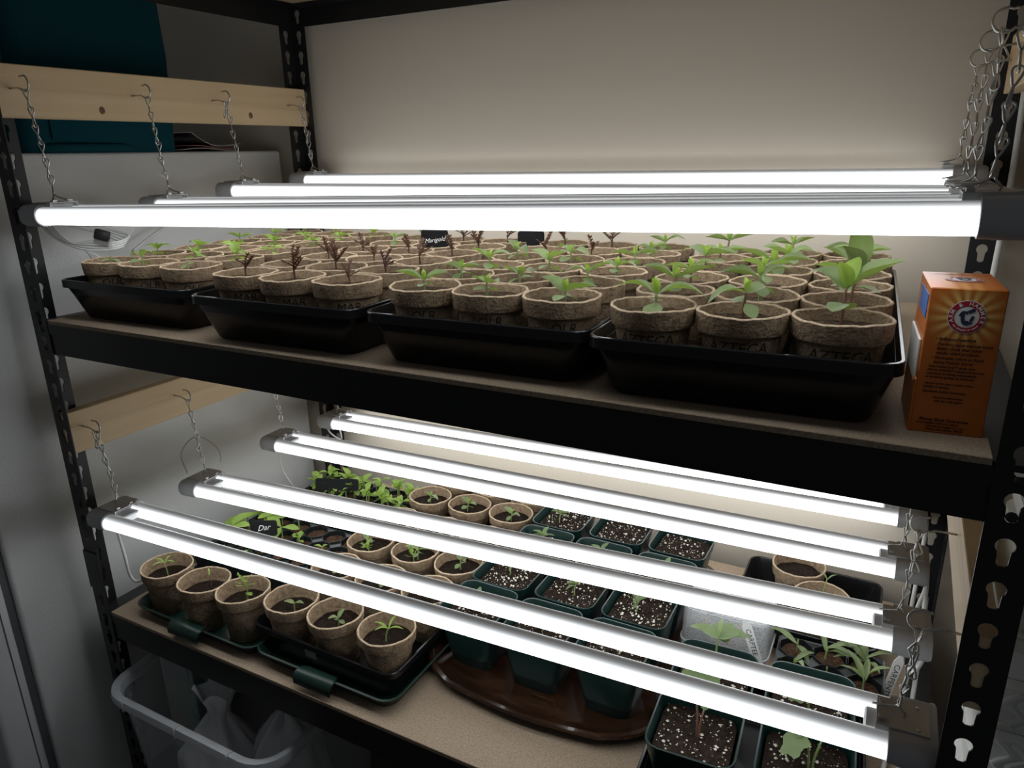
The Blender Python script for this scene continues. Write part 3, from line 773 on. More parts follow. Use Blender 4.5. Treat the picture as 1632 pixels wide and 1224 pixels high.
# ------------------------------------------------------------------ lower shelf: drip trays
def drip_tray(loc, label, w=.292, d=.545, h=.024):
    t = thing('drip_tray', label, 'tray', loc)
    q = lambda ww, dd, r, z: rrect(ww, dd, r, z, 4)
    vf = loft([q(w-.03, d-.03, .02, 0), q(w-.026, d-.026, .022, .002), q(w-.010, d-.010, .024, h-.004), q(w-.001, d-.001, .026, h-.002), q(w, d, .026, h), q(w-.006, d-.006, .024, h+.0005), q(w-.012, d-.012, .022, h-.004), q(w-.032, d-.032, .02, .004), q(w-.04, d-.04, .018, .003)], True, True)
    link('pan', autosmooth(mesh('pan', vf), 35), 'tray_green', t)
    for s in (-1, 1):
        prof = [(-.012,h-.001), (-.006,h+.0025), (.002,h+.0035), (.009,h+.001), (.013,h-.006), (.0145,h-.015)]
        loops = []
        for (yy, zz), hw in zip(prof+[(p_[0]-.002, p_[1]-.0018) for p_ in prof[::-1]], (.028,.033,.035,.036,.036,.034,.034,.036,.036,.035,.033,.028)):
            loops.append([(-hw, s*(d/2+yy), zz), (-hw*.93, s*(d/2+yy), zz+.0008), (hw*.93, s*(d/2+yy), zz+.0008), (hw, s*(d/2+yy), zz)])
        n4 = 4; V = [p_ for L_ in loops for p_ in L_]; F = []
        for k_ in range(len(loops)):
            k2 = (k_+1) % len(loops)
            for i_ in range(3): F.append((k_*4+i_, k_*4+i_+1, k2*4+i_+1, k2*4+i_))
        hv = (V, F)
        link('handle', mesh('handle', hv, True), 'tray_green', t)
    return t
drip_tray((.192, .286, ZL+.0004), 'dark green drip tray under three peat pots, left end of lower shelf')
drip_tray((.468, .290, ZL+.0004), 'dark green drip tray underneath the black tray on the lower shelf', .275)
def open_tray(w, d, h, loc, label, rz=0., me=None):
    return tag(link('seed_tray', autosmooth(mesh('tray', tray_vf(w, d, h, .014, .010)), 30), 'tray_black', None, loc, (0,0,rz)), label, 'tray')
bt = open_tray(.282, .535, .052, (.4585, .302, ZL+.0050), 'black tray of peat pots nested in the green drip tray, lower shelf', R(-.5))
st = link('sticker', mesh('sticker', box(-.011,.011,-.0004,0,-.008,.008)), 'label_sticker', bt, (-.020,-.2610,.030), (R(7),0,0))
# front three pots in the left drip tray
lows = []
G2 = 'peat pots on the lower shelf'
rg = random.Random(5)
for k, (x, y, tl, kind, lb) in enumerate((( .090, .060, (-.02,.03), 'tall', 'peat pot with a thin leggy seedling, leftmost on the lower shelf'), (.190, .056, (-.03,.0), 'red', 'peat pot with mostly bare soil, second from left on the lower shelf'), (.273, .066, (-.02,-.02), 'feather', 'peat pot with a feathery yellow green seedling, third from left on the lower shelf'))):
    t, zs = peat_pot(x, y, ZL+.0042, lb, G2, rg, 'soil_wet', .024, tl)
    if kind == 'tall':
        s_ = stem_obj(t, .034, 'stem_green', (-.006,.0), .0009, (.012,-.008,zs))
        for a in (0.3, 3.3, 1.8, 4.6): add_leaf(s_, 'narrow', 'leaf_bright', (-.006,0,.034), a, .45, .022, 0, .9)
    elif kind == 'red':
        s_ = stem_obj(t, .026, 'stem_red', (-.004,.002), .0008, (-.004,.016,zs))
        for a in (2.6, 5.6): add_leaf(s_, 'narrow', 'leaf_bright', (-.004,.002,.026), a, .3, .014, 0, 1.2)
    else:
        link('seedling', FEATHER[3], None, t, (.003,.003,zs), (0,0,.4), (1.15,1.15,1.15))
        s_ = stem_obj(t, .016, 'stem_green', (0,0), .001, (.003,.003,zs)); add_leaf(s_, 'cot', 'leaf_bright', (0,0,.015), -.1, .2, .015)
# black tray: 3 columns by 6 rows
CX = (.368, .458, .550); RY = (.079, .186, .282, .372, .478, .566)
LROW = ['front row', 'second row', 'third row', 'fourth row', 'fifth row', 'back row']
for r_ in range(6):
    for k in range(3):
        rg = random.Random(7000+10*r_+k)
        t, zs = peat_pot(CX[k]-(.006 if r_ in (3,4) else 0)+rg.uniform(-.002,.002), RY[r_]+.004*k+rg.uniform(-.002,.002), ZL+.0092, 'peat pot with small green seedling, %s %s of the lower black tray' % (LROW[r_], COLS[k]), G2, rg, 'soil_wet', .023 if r_ == 0 else .018, (rg.uniform(-.03,.02), rg.uniform(-.03,.03)))
        az = rg.uniform(-.6,.6)
        if (r_, k) == (0, 2):
            s_ = stem_obj(t, .026, 'stem_green', (.006,.0), .0012, (.0,-.004,zs))
            for a, e in ((.2,.5), (3.2,.5), (1.5,.8), (4.4,.7)): add_leaf(s_, 'narrow', 'leaf_bright', (.006,0,.025), a, e, .026, 0, .9)
        elif r_ == 0:
            zinnia(t, (.006,-.002,zs), .018, .017, .4+k, rg, 1, 'leaf', 'stem_green', False, (.001,0), k == 1, .5, False)
        else:
            zinnia(t, (rg.uniform(-.006,.006), rg.uniform(-.006,.006), zs), .024*rg.uniform(.8,1.15), rg.uniform(.016,.026), az, rg, 1, 'leaf', 'stem_green', None, (.002,0), True, .4, r_ > 2)
            if r_ == 2 and k < 2: link('seedling', FEATHER[k], None, t, (.014,-.026,zs), (0,0,k), (.9,.9,.9))

# ------------------------------------------------------------------ cell inserts
def cell_insert(name, label, loc, nx_, ny_, p, h, mname_soil, rz=0., soil_drop=.008):
    t = thing(name, label, 'cell tray', loc, rz)
    V = []; F = []; n_ = 8
    w, d = nx_*p, ny_*p
    cells = []
    for ix in range(nx_):
        for iy in range(ny_):
            cx, cy = -w/2+p*(ix+.5), -d/2+p*(iy+.5); cells.append((cx, cy)); o = len(V)
            octo = [(math.cos(R(22.5+45*i))/math.cos(R(22.5)), math.sin(R(22.5+45*i))/math.cos(R(22.5))) for i in range(8)]
            sq = [(1, math.tan(R(22.5))), (math.tan(R(22.5)), 1), (-math.tan(R(22.5)), 1), (-1, math.tan(R(22.5))), (-1, -math.tan(R(22.5))), (-math.tan(R(22.5)), -1), (math.tan(R(22.5)), -1), (1, -math.tan(R(22.5)))]
            for ring_r, z in (('sq', h-.006), (.492, h-.0035), (.482, h), (.470, h), (.455, h-.004), (.36, .004)):
                for i in range(8):
                    if ring_r == 'sq': V.append((cx+sq[i][0]*p/2, cy+sq[i][1]*p/2, z))
                    else: V.append((cx+octo[i][0]*p*ring_r, cy+octo[i][1]*p*ring_r, z))
            for k in range(5):
                for i in range(8):
                    j = (i+1) % 8; F.append((o+k*8+i, o+k*8+j, o+(k+1)*8+j, o+(k+1)*8+i))
            F.append(tuple(o+40+i for i in range(8)))
            for (sx, sy) in ((1,1),(-1,1),(-1,-1),(1,-1)):   # corner triangle
                o2 = len(V); tn = math.tan(R(22.5))
                V += [(cx+sx*p/2, cy+sy*p/2, h-.003), (cx+sx*p/2, cy+sy*tn*p/2, h-.003), (cx+sx*tn*p/2, cy+sy*p/2, h-.003)]; F.append((o2,o2+1,o2+2))
    body = join((V, F), loft([rrect(w-.004, d-.004, .003, 0, 1), rrect(w+.004, d+.004, .004, h-.006, 1), rrect(w+.005, d+.005, .004, h-.002, 1), rrect(w, d, .001, h-.003, 1)], True, False))
    link('cells', mesh('cells', body), 'cell_plastic', t)
    key = ('cellsoil', mname_soil, p)
    if key not in SOIL:
        me = mesh('cellsoil', soil_vf(p*.43, 3, .0016, False, 16), True); me.materials.append(MATS[mname_soil]); SOIL[key] = me
    for i, (cx, cy) in enumerate(cells): link('soil', SOIL[key], None, t, (cx, cy, h-soil_drop), (0,0,i*1.3))
    return t, cells, h-soil_drop
def clump(t, pos, rg, n_, size, mn, h):
    for k in range(n_):
        zinnia(t, (pos[0]+rg.uniform(-.009,.009), pos[1]+rg.uniform(-.009,.009), pos[2]), size*rg.uniform(.8,1.2), h*rg.uniform(.7,1.2), rg.uniform(0,3.1), rg, 1, mn, 'stem_green', None, (rg.uniform(-.003,.003), rg.uniform(-.003,.003)), rg.random() < .6, .6, rg.random() < .4)
HC = .058
t, cells, hz = cell_insert('cell_tray', 'cell tray with leafy seedlings at the front left, behind the leftmost pots', (.192, .232, ZL+.0042), 6, 4, .045, HC, 'soil_coir')
rg = random.Random(31)
for i, (cx, cy) in enumerate(cells):
    ix, iy = divmod(i, 4)
    wx, wy = .192+cx, .232+cy
    if ix in (0, 1, 2) and iy >= 2 or (ix, iy) == (0, 1):
        s_ = stem_obj(t, .030, 'stem_green', (0,0), .0013, (cx, cy, hz))
        for q in range(3): add_leaf(s_, 'cot', 'leaf_bright', (0,0,.028), rg.uniform(0,6.28), rg.uniform(-.1,.5), rg.uniform(.036,.050), 0, .9)
    elif ix in (2, 3) and iy in (1, 2): clump(t, (cx, cy, hz), rg, 2, .016, 'leaf_bright', .016)
    elif rg.random() < .4: clump(t, (cx, cy, hz), rg, 1, .014, 'leaf_bright', .012)
t, cells, hz = cell_insert('cell_tray', 'cell tray crowded with bright green seedlings at the back left corner', (.192, .430, ZL+.0042), 6, 4, .045, HC, 'soil_coir')
for i, (cx, cy) in enumerate(cells):
    ix, iy = divmod(i, 4)
    if iy >= 2: clump(t, (cx, cy, hz), rg, 3, .026, 'leaf_bright', .024)
    elif ix > 2 or iy == 1: clump(t, (cx, cy, hz), rg, 1, .016, 'leaf_bright' if ix < 4 else 'leaf', .012)
chalk_tag((.165, .212, ZL+.040), R(30), 'Dar', 'black plant tag with white writing in the front left cell tray', .05, .03, R(-12), .015)
chalk_tag((.150, .432, ZL+.033), R(22), None, 'wide blank black plant tag in the back left cell tray', .095, .026, R(-10))

# ------------------------------------------------------------------ brown serving tray with square green pots
tr = thing('serving_tray', 'glossy dark brown wooden tray with a raised lip, under the green pots', 'tray', (.762, .345, ZL+.0004))
def lobed_rect(w, d, cut, z, bow=.012):
    # long sides bowed outwards, corners clipped like an octagon
    P = []
    cs = [(w/2-cut, -d/2), (w/2, -d/2+cut), (w/2, d/2-cut), (w/2-cut, d/2), (-w/2+cut, d/2), (-w/2, d/2-cut), (-w/2, -d/2+cut), (-w/2+cut, -d/2)]
    for i in range(8):
        a = Vector(cs[i]); b_ = Vector(cs[(i+1) % 8]); nr = Vector((b_.y-a.y, -(b_.x-a.x))).normalized(); L = (b_-a).length
        for k in range(6):
            t_ = k/6; q = a.lerp(b_, t_) + nr*(bow if L > .1 else -bow*.35)*math.sin(math.pi*t_)
            P.append((q.x, q.y, z))
    return P
WW, DD = .392, .500
link('platter', autosmooth(mesh('platter', loft([lobed_rect(WW-.06, DD-.06, .07, 0), lobed_rect(WW-.05, DD-.05, .07, .002), lobed_rect(WW-.004, DD-.004, .075, .016), lobed_rect(WW, DD, .076, .0195), lobed_rect(WW-.003, DD-.003, .076, .0225), lobed_rect(WW-.014, DD-.014, .074, .0225), lobed_rect(WW-.020, DD-.020, .073, .019), lobed_rect(WW-.058, DD-.058, .07, .006), lobed_rect(WW-.07, DD-.07, .07, .0055)], True, True)), 38), 'walnut_gloss', tr)
def sq_pot_vf(w=.100, h=.094):
    q = lambda ww, r, z: rrect(ww, ww, r, z, 4)
    return loft([q(w*.66, .012, 0), q(w*.68, .013, .0015), q(w*.90, .015, h-.020), q(w*.93, .016, h-.019), q(w*.985, .017, h-.001), q(w, .018, h-.0005), q(w, .018, h+.0008), q(w-.004, .016, h+.001), q(w-.006, .015, h-.001), q(w*.90, .014, h-.020), q(w*.74, .012, .02)], True, True)
SQ = autosmooth(mesh('square_pot', sq_pot_vf()), 35); SQ.materials.append(MATS['pot_green'])
SQS = []
for s in range(3):
    me = mesh('soil', soil_vf(.0425, 20+s, .0022, True, 32), True); me.materials.append(MATS['soil_wet']); SQS.append(me)
def perlite_vf(seed, n_=150, half=.040):
    rg = random.Random(seed); parts = []
    for k in range(n_):
        r_ = rg.choice((.0005,.0006,.0007,.0008,.0009,.0012,.0016,.0024)) ; x, y = rg.uniform(-half,half), rg.uniform(-half,half)
        vs = [Vector(v).normalized()*r_*rg.uniform(.7,1.25) for v in ((1,0,.2),(0,1,-.1),(-1,0,.1),(0,-1,.2),(0.1,0,1),(0,.1,-1))]
        parts.append(([(v.x+x, v.y+y, v.z+.0012) for v in vs], [(0,1,4),(1,2,4),(2,3,4),(3,0,4),(1,0,5),(2,1,5),(3,2,5),(0,3,5)]))
    return join(*parts)
PERL = []
for s in range(4):
    me = mesh('perlite', perlite_vf(s)); me.materials.append(MATS['perlite']); PERL.append(me)
def square_pot(x, y, z, label, group, rg, plant, rz=0., s=1., drop=.013):
    t = thing('square_pot', label, 'potted plant', (x, y, z), rz, group)
    link('pot', SQ, None, t, (0,0,0), (0,0,0), (s,s,s)); zs = (.094-drop)*s
    so = link('soil', SQS[rg.randrange(3)], None, t, (0,0,zs), (0,0,rg.choice((0,math.pi/2,math.pi))), (s*1.0,s*1.0,1))
    pe = link('perlite', PERL[rg.randrange(4)], None, t, (0,0,zs), (0,0,rg.choice((0,math.pi/2,math.pi))), (s,s,1)); pe['kind'] = 'stuff'
    if plant == 'tomato':
        s_ = stem_obj(t, .020, 'stem_green', (.002,.0), .001, (rg.uniform(-.008,.008), rg.uniform(-.008,.012), zs))
        a = rg.uniform(0,3.1)
        for q in (0, math.pi): add_leaf(s_, 'narrow', 'leaf_grey', (.002,0,.018), a+q, .35, .022, 0, 1.4)
        for q in range(3): add_leaf(s_, 'true', 'leaf_grey', (.002,0,.020), a+1+q*2.1, .6, .020, 0, .9)
    return t, zs
GX = (.651, .762, .874); GY = (.190, .293, .398, .503)
GR = ['front row', 'second row', 'third row', 'back row']
for r_ in range(4):
    for k in range(3):
        rg = random.Random(9000+10*r_+k)
        square_pot(GX[k]+rg.uniform(-.002,.002)+.002*r_-.003, GY[r_]+rg.uniform(-.002,.002), ZL+.0060, 'green square pot with speckled soil, %s %s on the brown tray' % (GR[r_], COLS[k]), 'green pots on the brown tray', rg, 'tomato' if rg.random() < .75 or r_ == 1 else None, rg.uniform(-.02,.02))
# four pots in a black tray at the right front
open_tray(.250, .262, .050, (1.072, .143, ZL+.0004), 'black tray holding four green pots at the right front of the lower shelf', R(3))
rg = random.Random(77)
pl = []
for x, y, lb in ((1.010, .086, 'left front'), (1.132, .096, 'right front'), (1.006, .198, 'left back'), (1.124, .205, 'right back')):
    t, zs = square_pot(x, y, ZL+.0040, 'green square pot with speckled soil, %s of the four by the right post' % lb, 'green pots in the right front tray', rg, None, R(3), 1.04)
    pl.append((t, zs))
def big_seedling(t, zs, spec, stem='stem_red'):
    for (x, y, h, lean) , leaves in spec:
        s_ = stem_obj(t, h, stem, lean, .0014, (x, y, zs))
        for az, el, sz, kd in leaves:
            if kd == 'lobed': link('leaf', LOBED, None, s_, (lean[0], lean[1], h), (0, -el, az), (sz, sz, sz))
            else: add_leaf(s_, kd, 'leaf_grey', (lean[0], lean[1], h), az, el, sz)
big_seedling(*pl[0], [((.002,.002,.050,(-.004,.004)), [(2.8,-.25,.055,'true'), (.4,.5,.035,'true'), (1.6,.5,.045,'lobed')]), ((.004,.0,.040,(.004,.002)), [(.6,.7,.022,'true'), (2.0,.8,.02,'true')])])
big_seedling(*pl[1], [((.004,-.002,.045,(-.006,.0)), [(3.6,-.6,.034,'lobed'), (2.0,.2,.030,'lobed')]), ((.008,.0,.038,(.006,.006)), [(.4,.4,.024,'true'), (2.4,.4,.024,'true')])], 'stem_green')
big_seedling(*pl[2], [((0,.0,.055,(.0,.010)), [(2.9,.2,.040,'true'), (.5,.1,.045,'true'), (1.5,.9,.03,'narrow'), (1.2,.2,.035,'lobed')])], 'stem_green')
big_seedling(*pl[3], [((.0,-.01,.030,(-.004,-.004)), [(3.8,-.3,.026,'lobed')])], 'stem_green')

# ------------------------------------------------------------------ fogged clamshell with a pot inside
cs = thing('clamshell_box', 'clear plastic clamshell fogged with condensation, behind the right front pots', 'container', (.990, .380, ZL+.0004), R(0))
q = lambda w_, d_, r_, z_: rrect(w_, d_, r_, z_, 4)
link('shell', autosmooth(mesh('shell', loft([q(.122,.092,.014,0), q(.126,.096,.015,.002), q(.130,.100,.016,.030), q(.133,.103,.017,.031), q(.133,.103,.017,.033), q(.130,.100,.016,.034), q(.127,.097,.015,.088), q(.123,.093,.014,.092), q(.106,.078,.012,.0925), q(.104,.076,.012,.0915)], True, True)), 35), 'fogged_plastic', cs)
link('rim', autosmooth(mesh('rim', loft([q(.1305,.1005,.016,.0302), q(.1345,.1045,.018,.0310), q(.1345,.1045,.018,.0332), q(.1305,.1005,.016,.0340)], False, False)), 35), 'clear_edge', cs)
for z_, w_, d_ in ((.0895,.1245,.0945), (.0925,.108,.080)):
    link('edge_bead', mesh('bead', tube(rrect(w_, d_, .014, z_, 4), .0007, 5, closed=True), True), 'clear_edge', cs)
ip = thing('peat_pot', 'small peat pot standing inside the fogged clear box', 'pot', (.985, .385, ZL+.0060))
link('pot', POTS[1][0], None, ip, (0,0,0), (0,0,0), (.95,.95,.72)); link('rim', POTS[1][1], None, ip, (0,0,0), (0,0,0), (.95,.95,.72))
link('soil', SOIL['soil_wet'][1], None, ip, (0,0,.05), (0,0,0), (.93,.93,1))
def plant_label(loc, rot, word, label, L=.10, w=.014):
    t = thing('plant_label', label, 'plant label', loc); t.rotation_euler = rot
    P = [(-w/2,0),(-w/2,L-.012),(-w*.1,L),(w*.1,L),(w/2,L-.012),(w/2,0),(.0008,-.02),(-.0008,-.02)]
    link('strip', mesh('strip', loft([[(x, -.0004, z) for x, z in P], [(x, .0004, z) for x, z in P]], True, True)), 'white_plastic', t)
    v, f = text_vf(word, .0105, 0, 0, 'LEFT'); V = [(p[1]*1., -.0007, L-.016-p[0]) for p in v]
    link('lettering', mesh('lettering', ([(-x if False else x, y, z) for x, y, z in V], f)), 'ink', t)
plant_label((1.050, .318, ZL+.026), (R(-4), R(-20), R(6)), 'CARPTEE', 'white plant label with vertical writing leaning on the fogged box', .085, .014)
plant_label((1.208, .330, ZL+.016), (R(-8), R(14), R(14)), 'CARPENTER', 'white pointed plant label sticking up beside the right end chains', .085, .013)

# hexagonal celled tray with strappy seedlings
t, cells, hz = cell_insert('cell_tray', 'small dark cell tray with strappy green seedlings right of the fogged box', (1.138, .332, ZL+.0004), 3, 2, .046, .058, 'soil_coir', R(2))
rg = random.Random(12)
for i, (cx, cy) in enumerate(cells):
    ix, iy = divmod(i, 2)
    s_ = stem_obj(t, .022, 'stem_green', (rg.uniform(-.004,.004), 0), .0013, (cx+rg.uniform(-.006,.006), cy, hz))
    if ix == 1 and iy == 0: continue
    for q_ in range(4 if ix else 2): add_leaf(s_, 'narrow', 'leaf', (0,0,rg.uniform(.012,.022)), rg.uniform(0,6.28), rg.uniform(.25,1.1), rg.uniform(.034,.052), 0, 1.1)
for a in (.3, 2.1): add_leaf(s_, 'narrow', 'leaf', (0,0,.02), a, .5, .04)
# black tray with two peat pots at the back right
open_tray(.218, .205, .050, (1.090, .503, ZL+.0004), 'black tray with two peat pots at the back right of the lower shelf')
for x, y, lb in ((1.068, .545, 'peat pot at the back right of the lower shelf, nearer the wall'), (1.112, .462, 'peat pot at the back right of the lower shelf, nearer the cell tray')):
    t, zs = peat_pot(x, y, ZL+.0042, lb, 'peat pots in the back right tray', rg, 'soil_wet', .020)
    if 'nearer the cell' in lb:
        s_ = stem_obj(t, .036, 'stem_green', (.004,.004), .0011, (.0,.024,zs))
        for a in (.5, 2.6): add_leaf(s_, 'narrow', 'leaf', (.004,.004,.034), a, .8, .018)

# ------------------------------------------------------------------ refrigerator on the left, bag and papers on it
fr = thing('refrigerator', 'light grey refrigerator side wall standing left of the rack', 'refrigerator', (-.45, .27, 0))
XF = -.1
link('body', autosmooth(mesh('body', box(XF-.72+.45, XF+.45, -.092-.27, .630-.27, .03, ZU+.2475, .006, 3)), 35), 'fridge_white', fr)
link('gasket', mesh('gasket', box(XF-.71+.45, XF-.010+.45, -.108-.27, -.090-.27, .04, ZU+.236)), 'gasket', fr)
link('door', autosmooth(mesh('door', box(XF-.72+.45, XF+.45, -.165-.27, -.106-.27, .06, ZU+.2475, .010, 3)), 35), 'fridge_door', fr)
link('door_seam', mesh('seam', box(XF-.002+.45, XF+.0008+.45, -.1225-.27, -.1205-.27, .06, ZU+.240)), 'gasket', fr)
for x in (-.7, -.2):
    link('foot', mesh('foot', lathe([(.02,0),(.02,.03)], 12, cap0=True, cap1=True)), 'gasket', fr, (x+.45, 0, 0))
# teal bag: soft sided box whose floor sags over the edge
def bag_vf():
    V = []; F = []; nz_, nn = 10, 24
    for k in range(nz_+1):
        t_ = k/nz_
        for i, p in enumerate(rrect(.33+.012*math.sin(math.pi*t_), .292+.012*math.sin(math.pi*t_)-.02*(1-t_)*0, .03, t_*.34, 5)):
            x, y, z = p; bl = .004*math.sin(7*y*10+3*t_)+.003*math.sin(23*t_+5*i)
            V.append((x+bl*.4, y, z))
    n_ = 24
    for k in range(nz_):
        for i in range(n_):
            j = (i+1) % n_; F.append((k*n_+i, k*n_+j, (k+1)*n_+j, (k+1)*n_+i))
    F.append(tuple(range(n_))[::-1]); F.append(tuple(range(nz_*n_, (nz_+1)*n_)))
    return V, F
bg = thing('storage_bag', 'dark teal fabric storage bag on top of the refrigerator', 'bag', (-.263, .226, ZU+.2480))
link('body', mesh('body', bag_vf(), True), 'teal_fabric', bg)
link('floor_panel', mesh('floor_panel', xf(loft([rrect(.335,.20,.04,-.0005,4), rrect(.345,.19,.04,.004,4), rrect(.345,.19,.04,.010,4), rrect(.33,.18,.04,.014,4)], True, True), Matrix.Translation((.004,-.04,0.0008))), True), 'teal_fabric', bg)
for s in (-.1, .1):
    link('seam', mesh('seam', box(.1655,.1685,s-.0012,s+.0012,.02,.33)), 'teal_fabric', bg)
rgp = random.Random(3)
for k, (mn, lb) in enumerate((('paper', 'white paper sheet at the bottom of the stack on the refrigerator'), ('paper_red', 'reddish paper sheet in the stack on the refrigerator'), ('paper', 'curled white paper on top of the stack on the refrigerator'))):
    V = []; F = []
    for i in range(9):
        for j in range(2):
            u = i/8; V.append(((j-.5)*.16, (u-.5)*.135, .0015+(.020*max(0, .5-u)**2*4*(k == 2)+.003*math.sin(5*u+k))))
    F = [(2*i, 2*i+1, 2*i+3, 2*i+2) for i in range(8)]
    up = [(p[0], p[1], p[2]+.0012) for p in V]; nV = len(V)
    FF = [q_[::-1] for q_ in F]+[tuple(a+nV for a in q_) for q_ in F]
    for i in range(8): FF += [(2*i, 2*i+2, nV+2*i+2, nV+2*i), (2*i+1, nV+2*i+1, nV+2*i+3, 2*i+3)]
    FF += [(0,nV,nV+1,1), (16,17,nV+17,nV+16)]
    tag(link('paper_sheet', mesh('paper', (V+up, FF), True), mn, None, (-.19, .452+.004*k, ZU+.2490+.0048*k), (0,0,.06*k)), lb, 'paper', 'papers on the refrigerator')

# ------------------------------------------------------------------ cords
def cord(pts, r, label, mn='cord_white', k=8): return tag(link('power_cord', mesh('cord', tube(spline(pts, k), r, 8), True), mn), label, 'cord')
cb = thing('cord_bundle', 'bundle of white cords tied together behind the front left post', 'cord bundle', (-.02, .075, ZU+.10))
for k in range(4):
    o = .0042*k
    link('cord', mesh('cord', tube(spline([(-.020+o*.2,-.035+o,.048), (-.018+o,-.010+o,.016-o*.5), (.004+o*.5,.020+o*.4,-.004+o), (.026,.052+o*.3,-.006+o*.8), (.020,.075+o,.0+o), (.0-o,.05+o,.02+o*.5), (-.024,.0+o,.04)], 6), .0021, 8), True), 'cord_white', cb)
for k in range(3):
    link('cord', mesh('cord', tube(spline([(.004,.020,-.004), (.010+.004*k,.030+.006*k,-.03), (.014+.003*k,.040+.008*k,-.075)], 6), .002, 8), True), 'cord_white', cb)
link('plug', mesh('plug', xf(box(-.011,.011,-.006,.006,-.008,.008,.002,2), Matrix.Translation((.022,.040,.018)) @ Euler((0,R(18),R(35))).to_matrix().to_4x4()), True), 'plug_black', cb)
link('foil_tie', mesh('foil', xf(box(-.012,.012,-.005,.005,-.0035,.0035,.001), Matrix.Translation((.022,.038,.006)) @ Euler((0,R(18),R(35))).to_matrix().to_4x4())), 'foil', cb)
cord([(-.060,.26,ZU+.165), (-.070,.31,ZU+.128), (-.062,.40,ZU+.120), (-.060,.52,ZU+.150)], .0022, 'white cord sagging along the refrigerator behind the upper pots')
cord([(-.05,.20,ZU+.08), (-.062,.26,ZU+.105), (-.070,.32,ZU+.128)], .0028, 'thick grey white cord rising against the refrigerator at left', 'cord_white')
cord([(.020,.030,ZL+.165), (.006,.040,ZL+.130), (.001,.046,ZL+.085), (-.002,.050,ZL+.045), (.008,.056,ZL+.032), (.030,.07,ZL+.05), (.05,.10,ZL+.075)], .0026, 'white cord hanging below the frontmost lower light at left')
cord([(.01,.19,ZL+.190), (-.012,.20,ZL+.225), (.0,.23,ZL+.25), (.035,.245,ZL+.225), (.045,.24,ZL+.20)], .0011, 'thin grey wire loop above the second lower light at left', 'bracket_metal')
cord([(.02,.22,ZL+.165), (.0,.23,ZL+.14), (.01,.25,ZL+.11), (.03,.255,ZL+.13), (.03,.24,ZL+.160)], .0018, 'white cord loop below the second lower light at left')
cord([(.01,.42,ZL+.17), (.0,.43,ZL+.10), (.01,.46,ZL+.03)], .0012, 'thin white cord dropping from the third lower light at left')
cord([(.0,.59,ZL+.18), (-.014,.60,ZL+.13), (.01,.615,ZL+.105), (.02,.60,ZL+.15)], .0022, 'white cord at the left end of the rearmost lower light')
cord([(1.243,.06,ZL+.20), (1.232,.10,ZL+.13), (1.226,.14,ZL+.05), (1.216,.20,ZL+.012), (1.226,.30,ZL+.02), (1.236,.33,ZL+.10), (1.240,.29,ZL+.19)], .0030, 'thick white cord looping down inside the right front post')
cord([(1.244,.12,ZL+.20), (1.238,.16,ZL+.10), (1.232,.20,ZL+.03), (1.238,.27,ZL+.010), (1.244,.33,ZL+.06), (1.243,.37,ZL+.18)], .0030, 'second thick white cord beside the right front post')
cord([(1.243,.24,ZL+.19), (1.240,.27,ZL+.14), (1.236,.30,ZL+.11), (1.242,.36,ZL+.13), (1.244,.40,ZL+.18)], .0026, 'white cord loop behind the second lower light at right')
cord([(1.243,.42,ZL+.19), (1.246,.44,ZL+.15), (1.243,.48,ZL+.09), (1.240,.52,ZL+.010)], .0032, 'white cord dropping from the third lower light at right')
cord([(1.243,.612,ZL+.185), (1.247,.616,ZL+.16), (1.246,.612,ZL+.08), (1.244,.60,ZL+.006)], .0034, 'white cord at the right end of the rearmost lower light')
cord([(1.272,.60,ZU+.30), (1.274,.59,ZU+.18), (1.272,.58,ZU+.06), (1.268,.57,ZU-.0)], .0040, 'white cord running up beside the back right post')

# ------------------------------------------------------------------ stacked embossed pads right of the front post
def emb_pad(z0, h, label, xo):
    t = thing('embossed_pad', label, 'pad', (1.389+xo, .168, z0), 0, 'stacked embossed pads')
    w, d = .21, .13
    link('slab', autosmooth(mesh('slab', loft([rrect(w-.012, d-.012, .010, 0, 5), rrect(w, d, .014, .007, 5), rrect(w, d, .014, h-.007, 5), rrect(w-.012, d-.012, .010, h, 5)], True, True)), 40), 'quilt_white', t)
    for k in range(14):
        P = []; x0 = -w/2+.022+k*.0120; z = .009; i = 0
        while z < h-.006:
            P.append((x0+(.007 if i % 2 else -.007), -d/2+.0004, z)); z += .0135; i += 1
        if len(P) > 2: link('ridge', mesh('ridge', tube(spline(P, 3), .0034, 6), True), 'quilt_white', t)
emb_pad(ZU-.395, .071, 'pale embossed pad, lowest of the stack right of the front post', .002)
emb_pad(ZU-.323, .060, 'pale embossed pad, second from the bottom right of the front post', .0)
emb_pad(ZU-.262, .040, 'thin pale embossed pad in the middle of the stack right of the post', .003)
emb_pad(ZU-.216, .095, 'thick pale embossed pad, second from the top right of the post', .002)
emb_pad(ZU-.120, .070, 'pale embossed pad on top of the stack right of the post', .004)
stand = thing('storage_crate', 'plain pale crate under the embossed pads beside the rack', 'crate', (1.392, .172, 0))
link('body', autosmooth(mesh('crate', loft([rrect(.20,.13,.012,0,3), rrect(.21,.14,.014,.004,3), rrect(.215,.145,.014,ZU-.400,3), rrect(.20,.13,.012,ZU-.396,3)], True, True)), 35), 'quilt_white', stand)
link('lid', autosmooth(mesh('lid', loft([rrect(.219,.149,.014,ZU-.43,3), rrect(.219,.149,.014,ZU-.3965,3), rrect(.21,.14,.014,ZU-.3955,3)], True, True)), 35), 'quilt_white', stand)

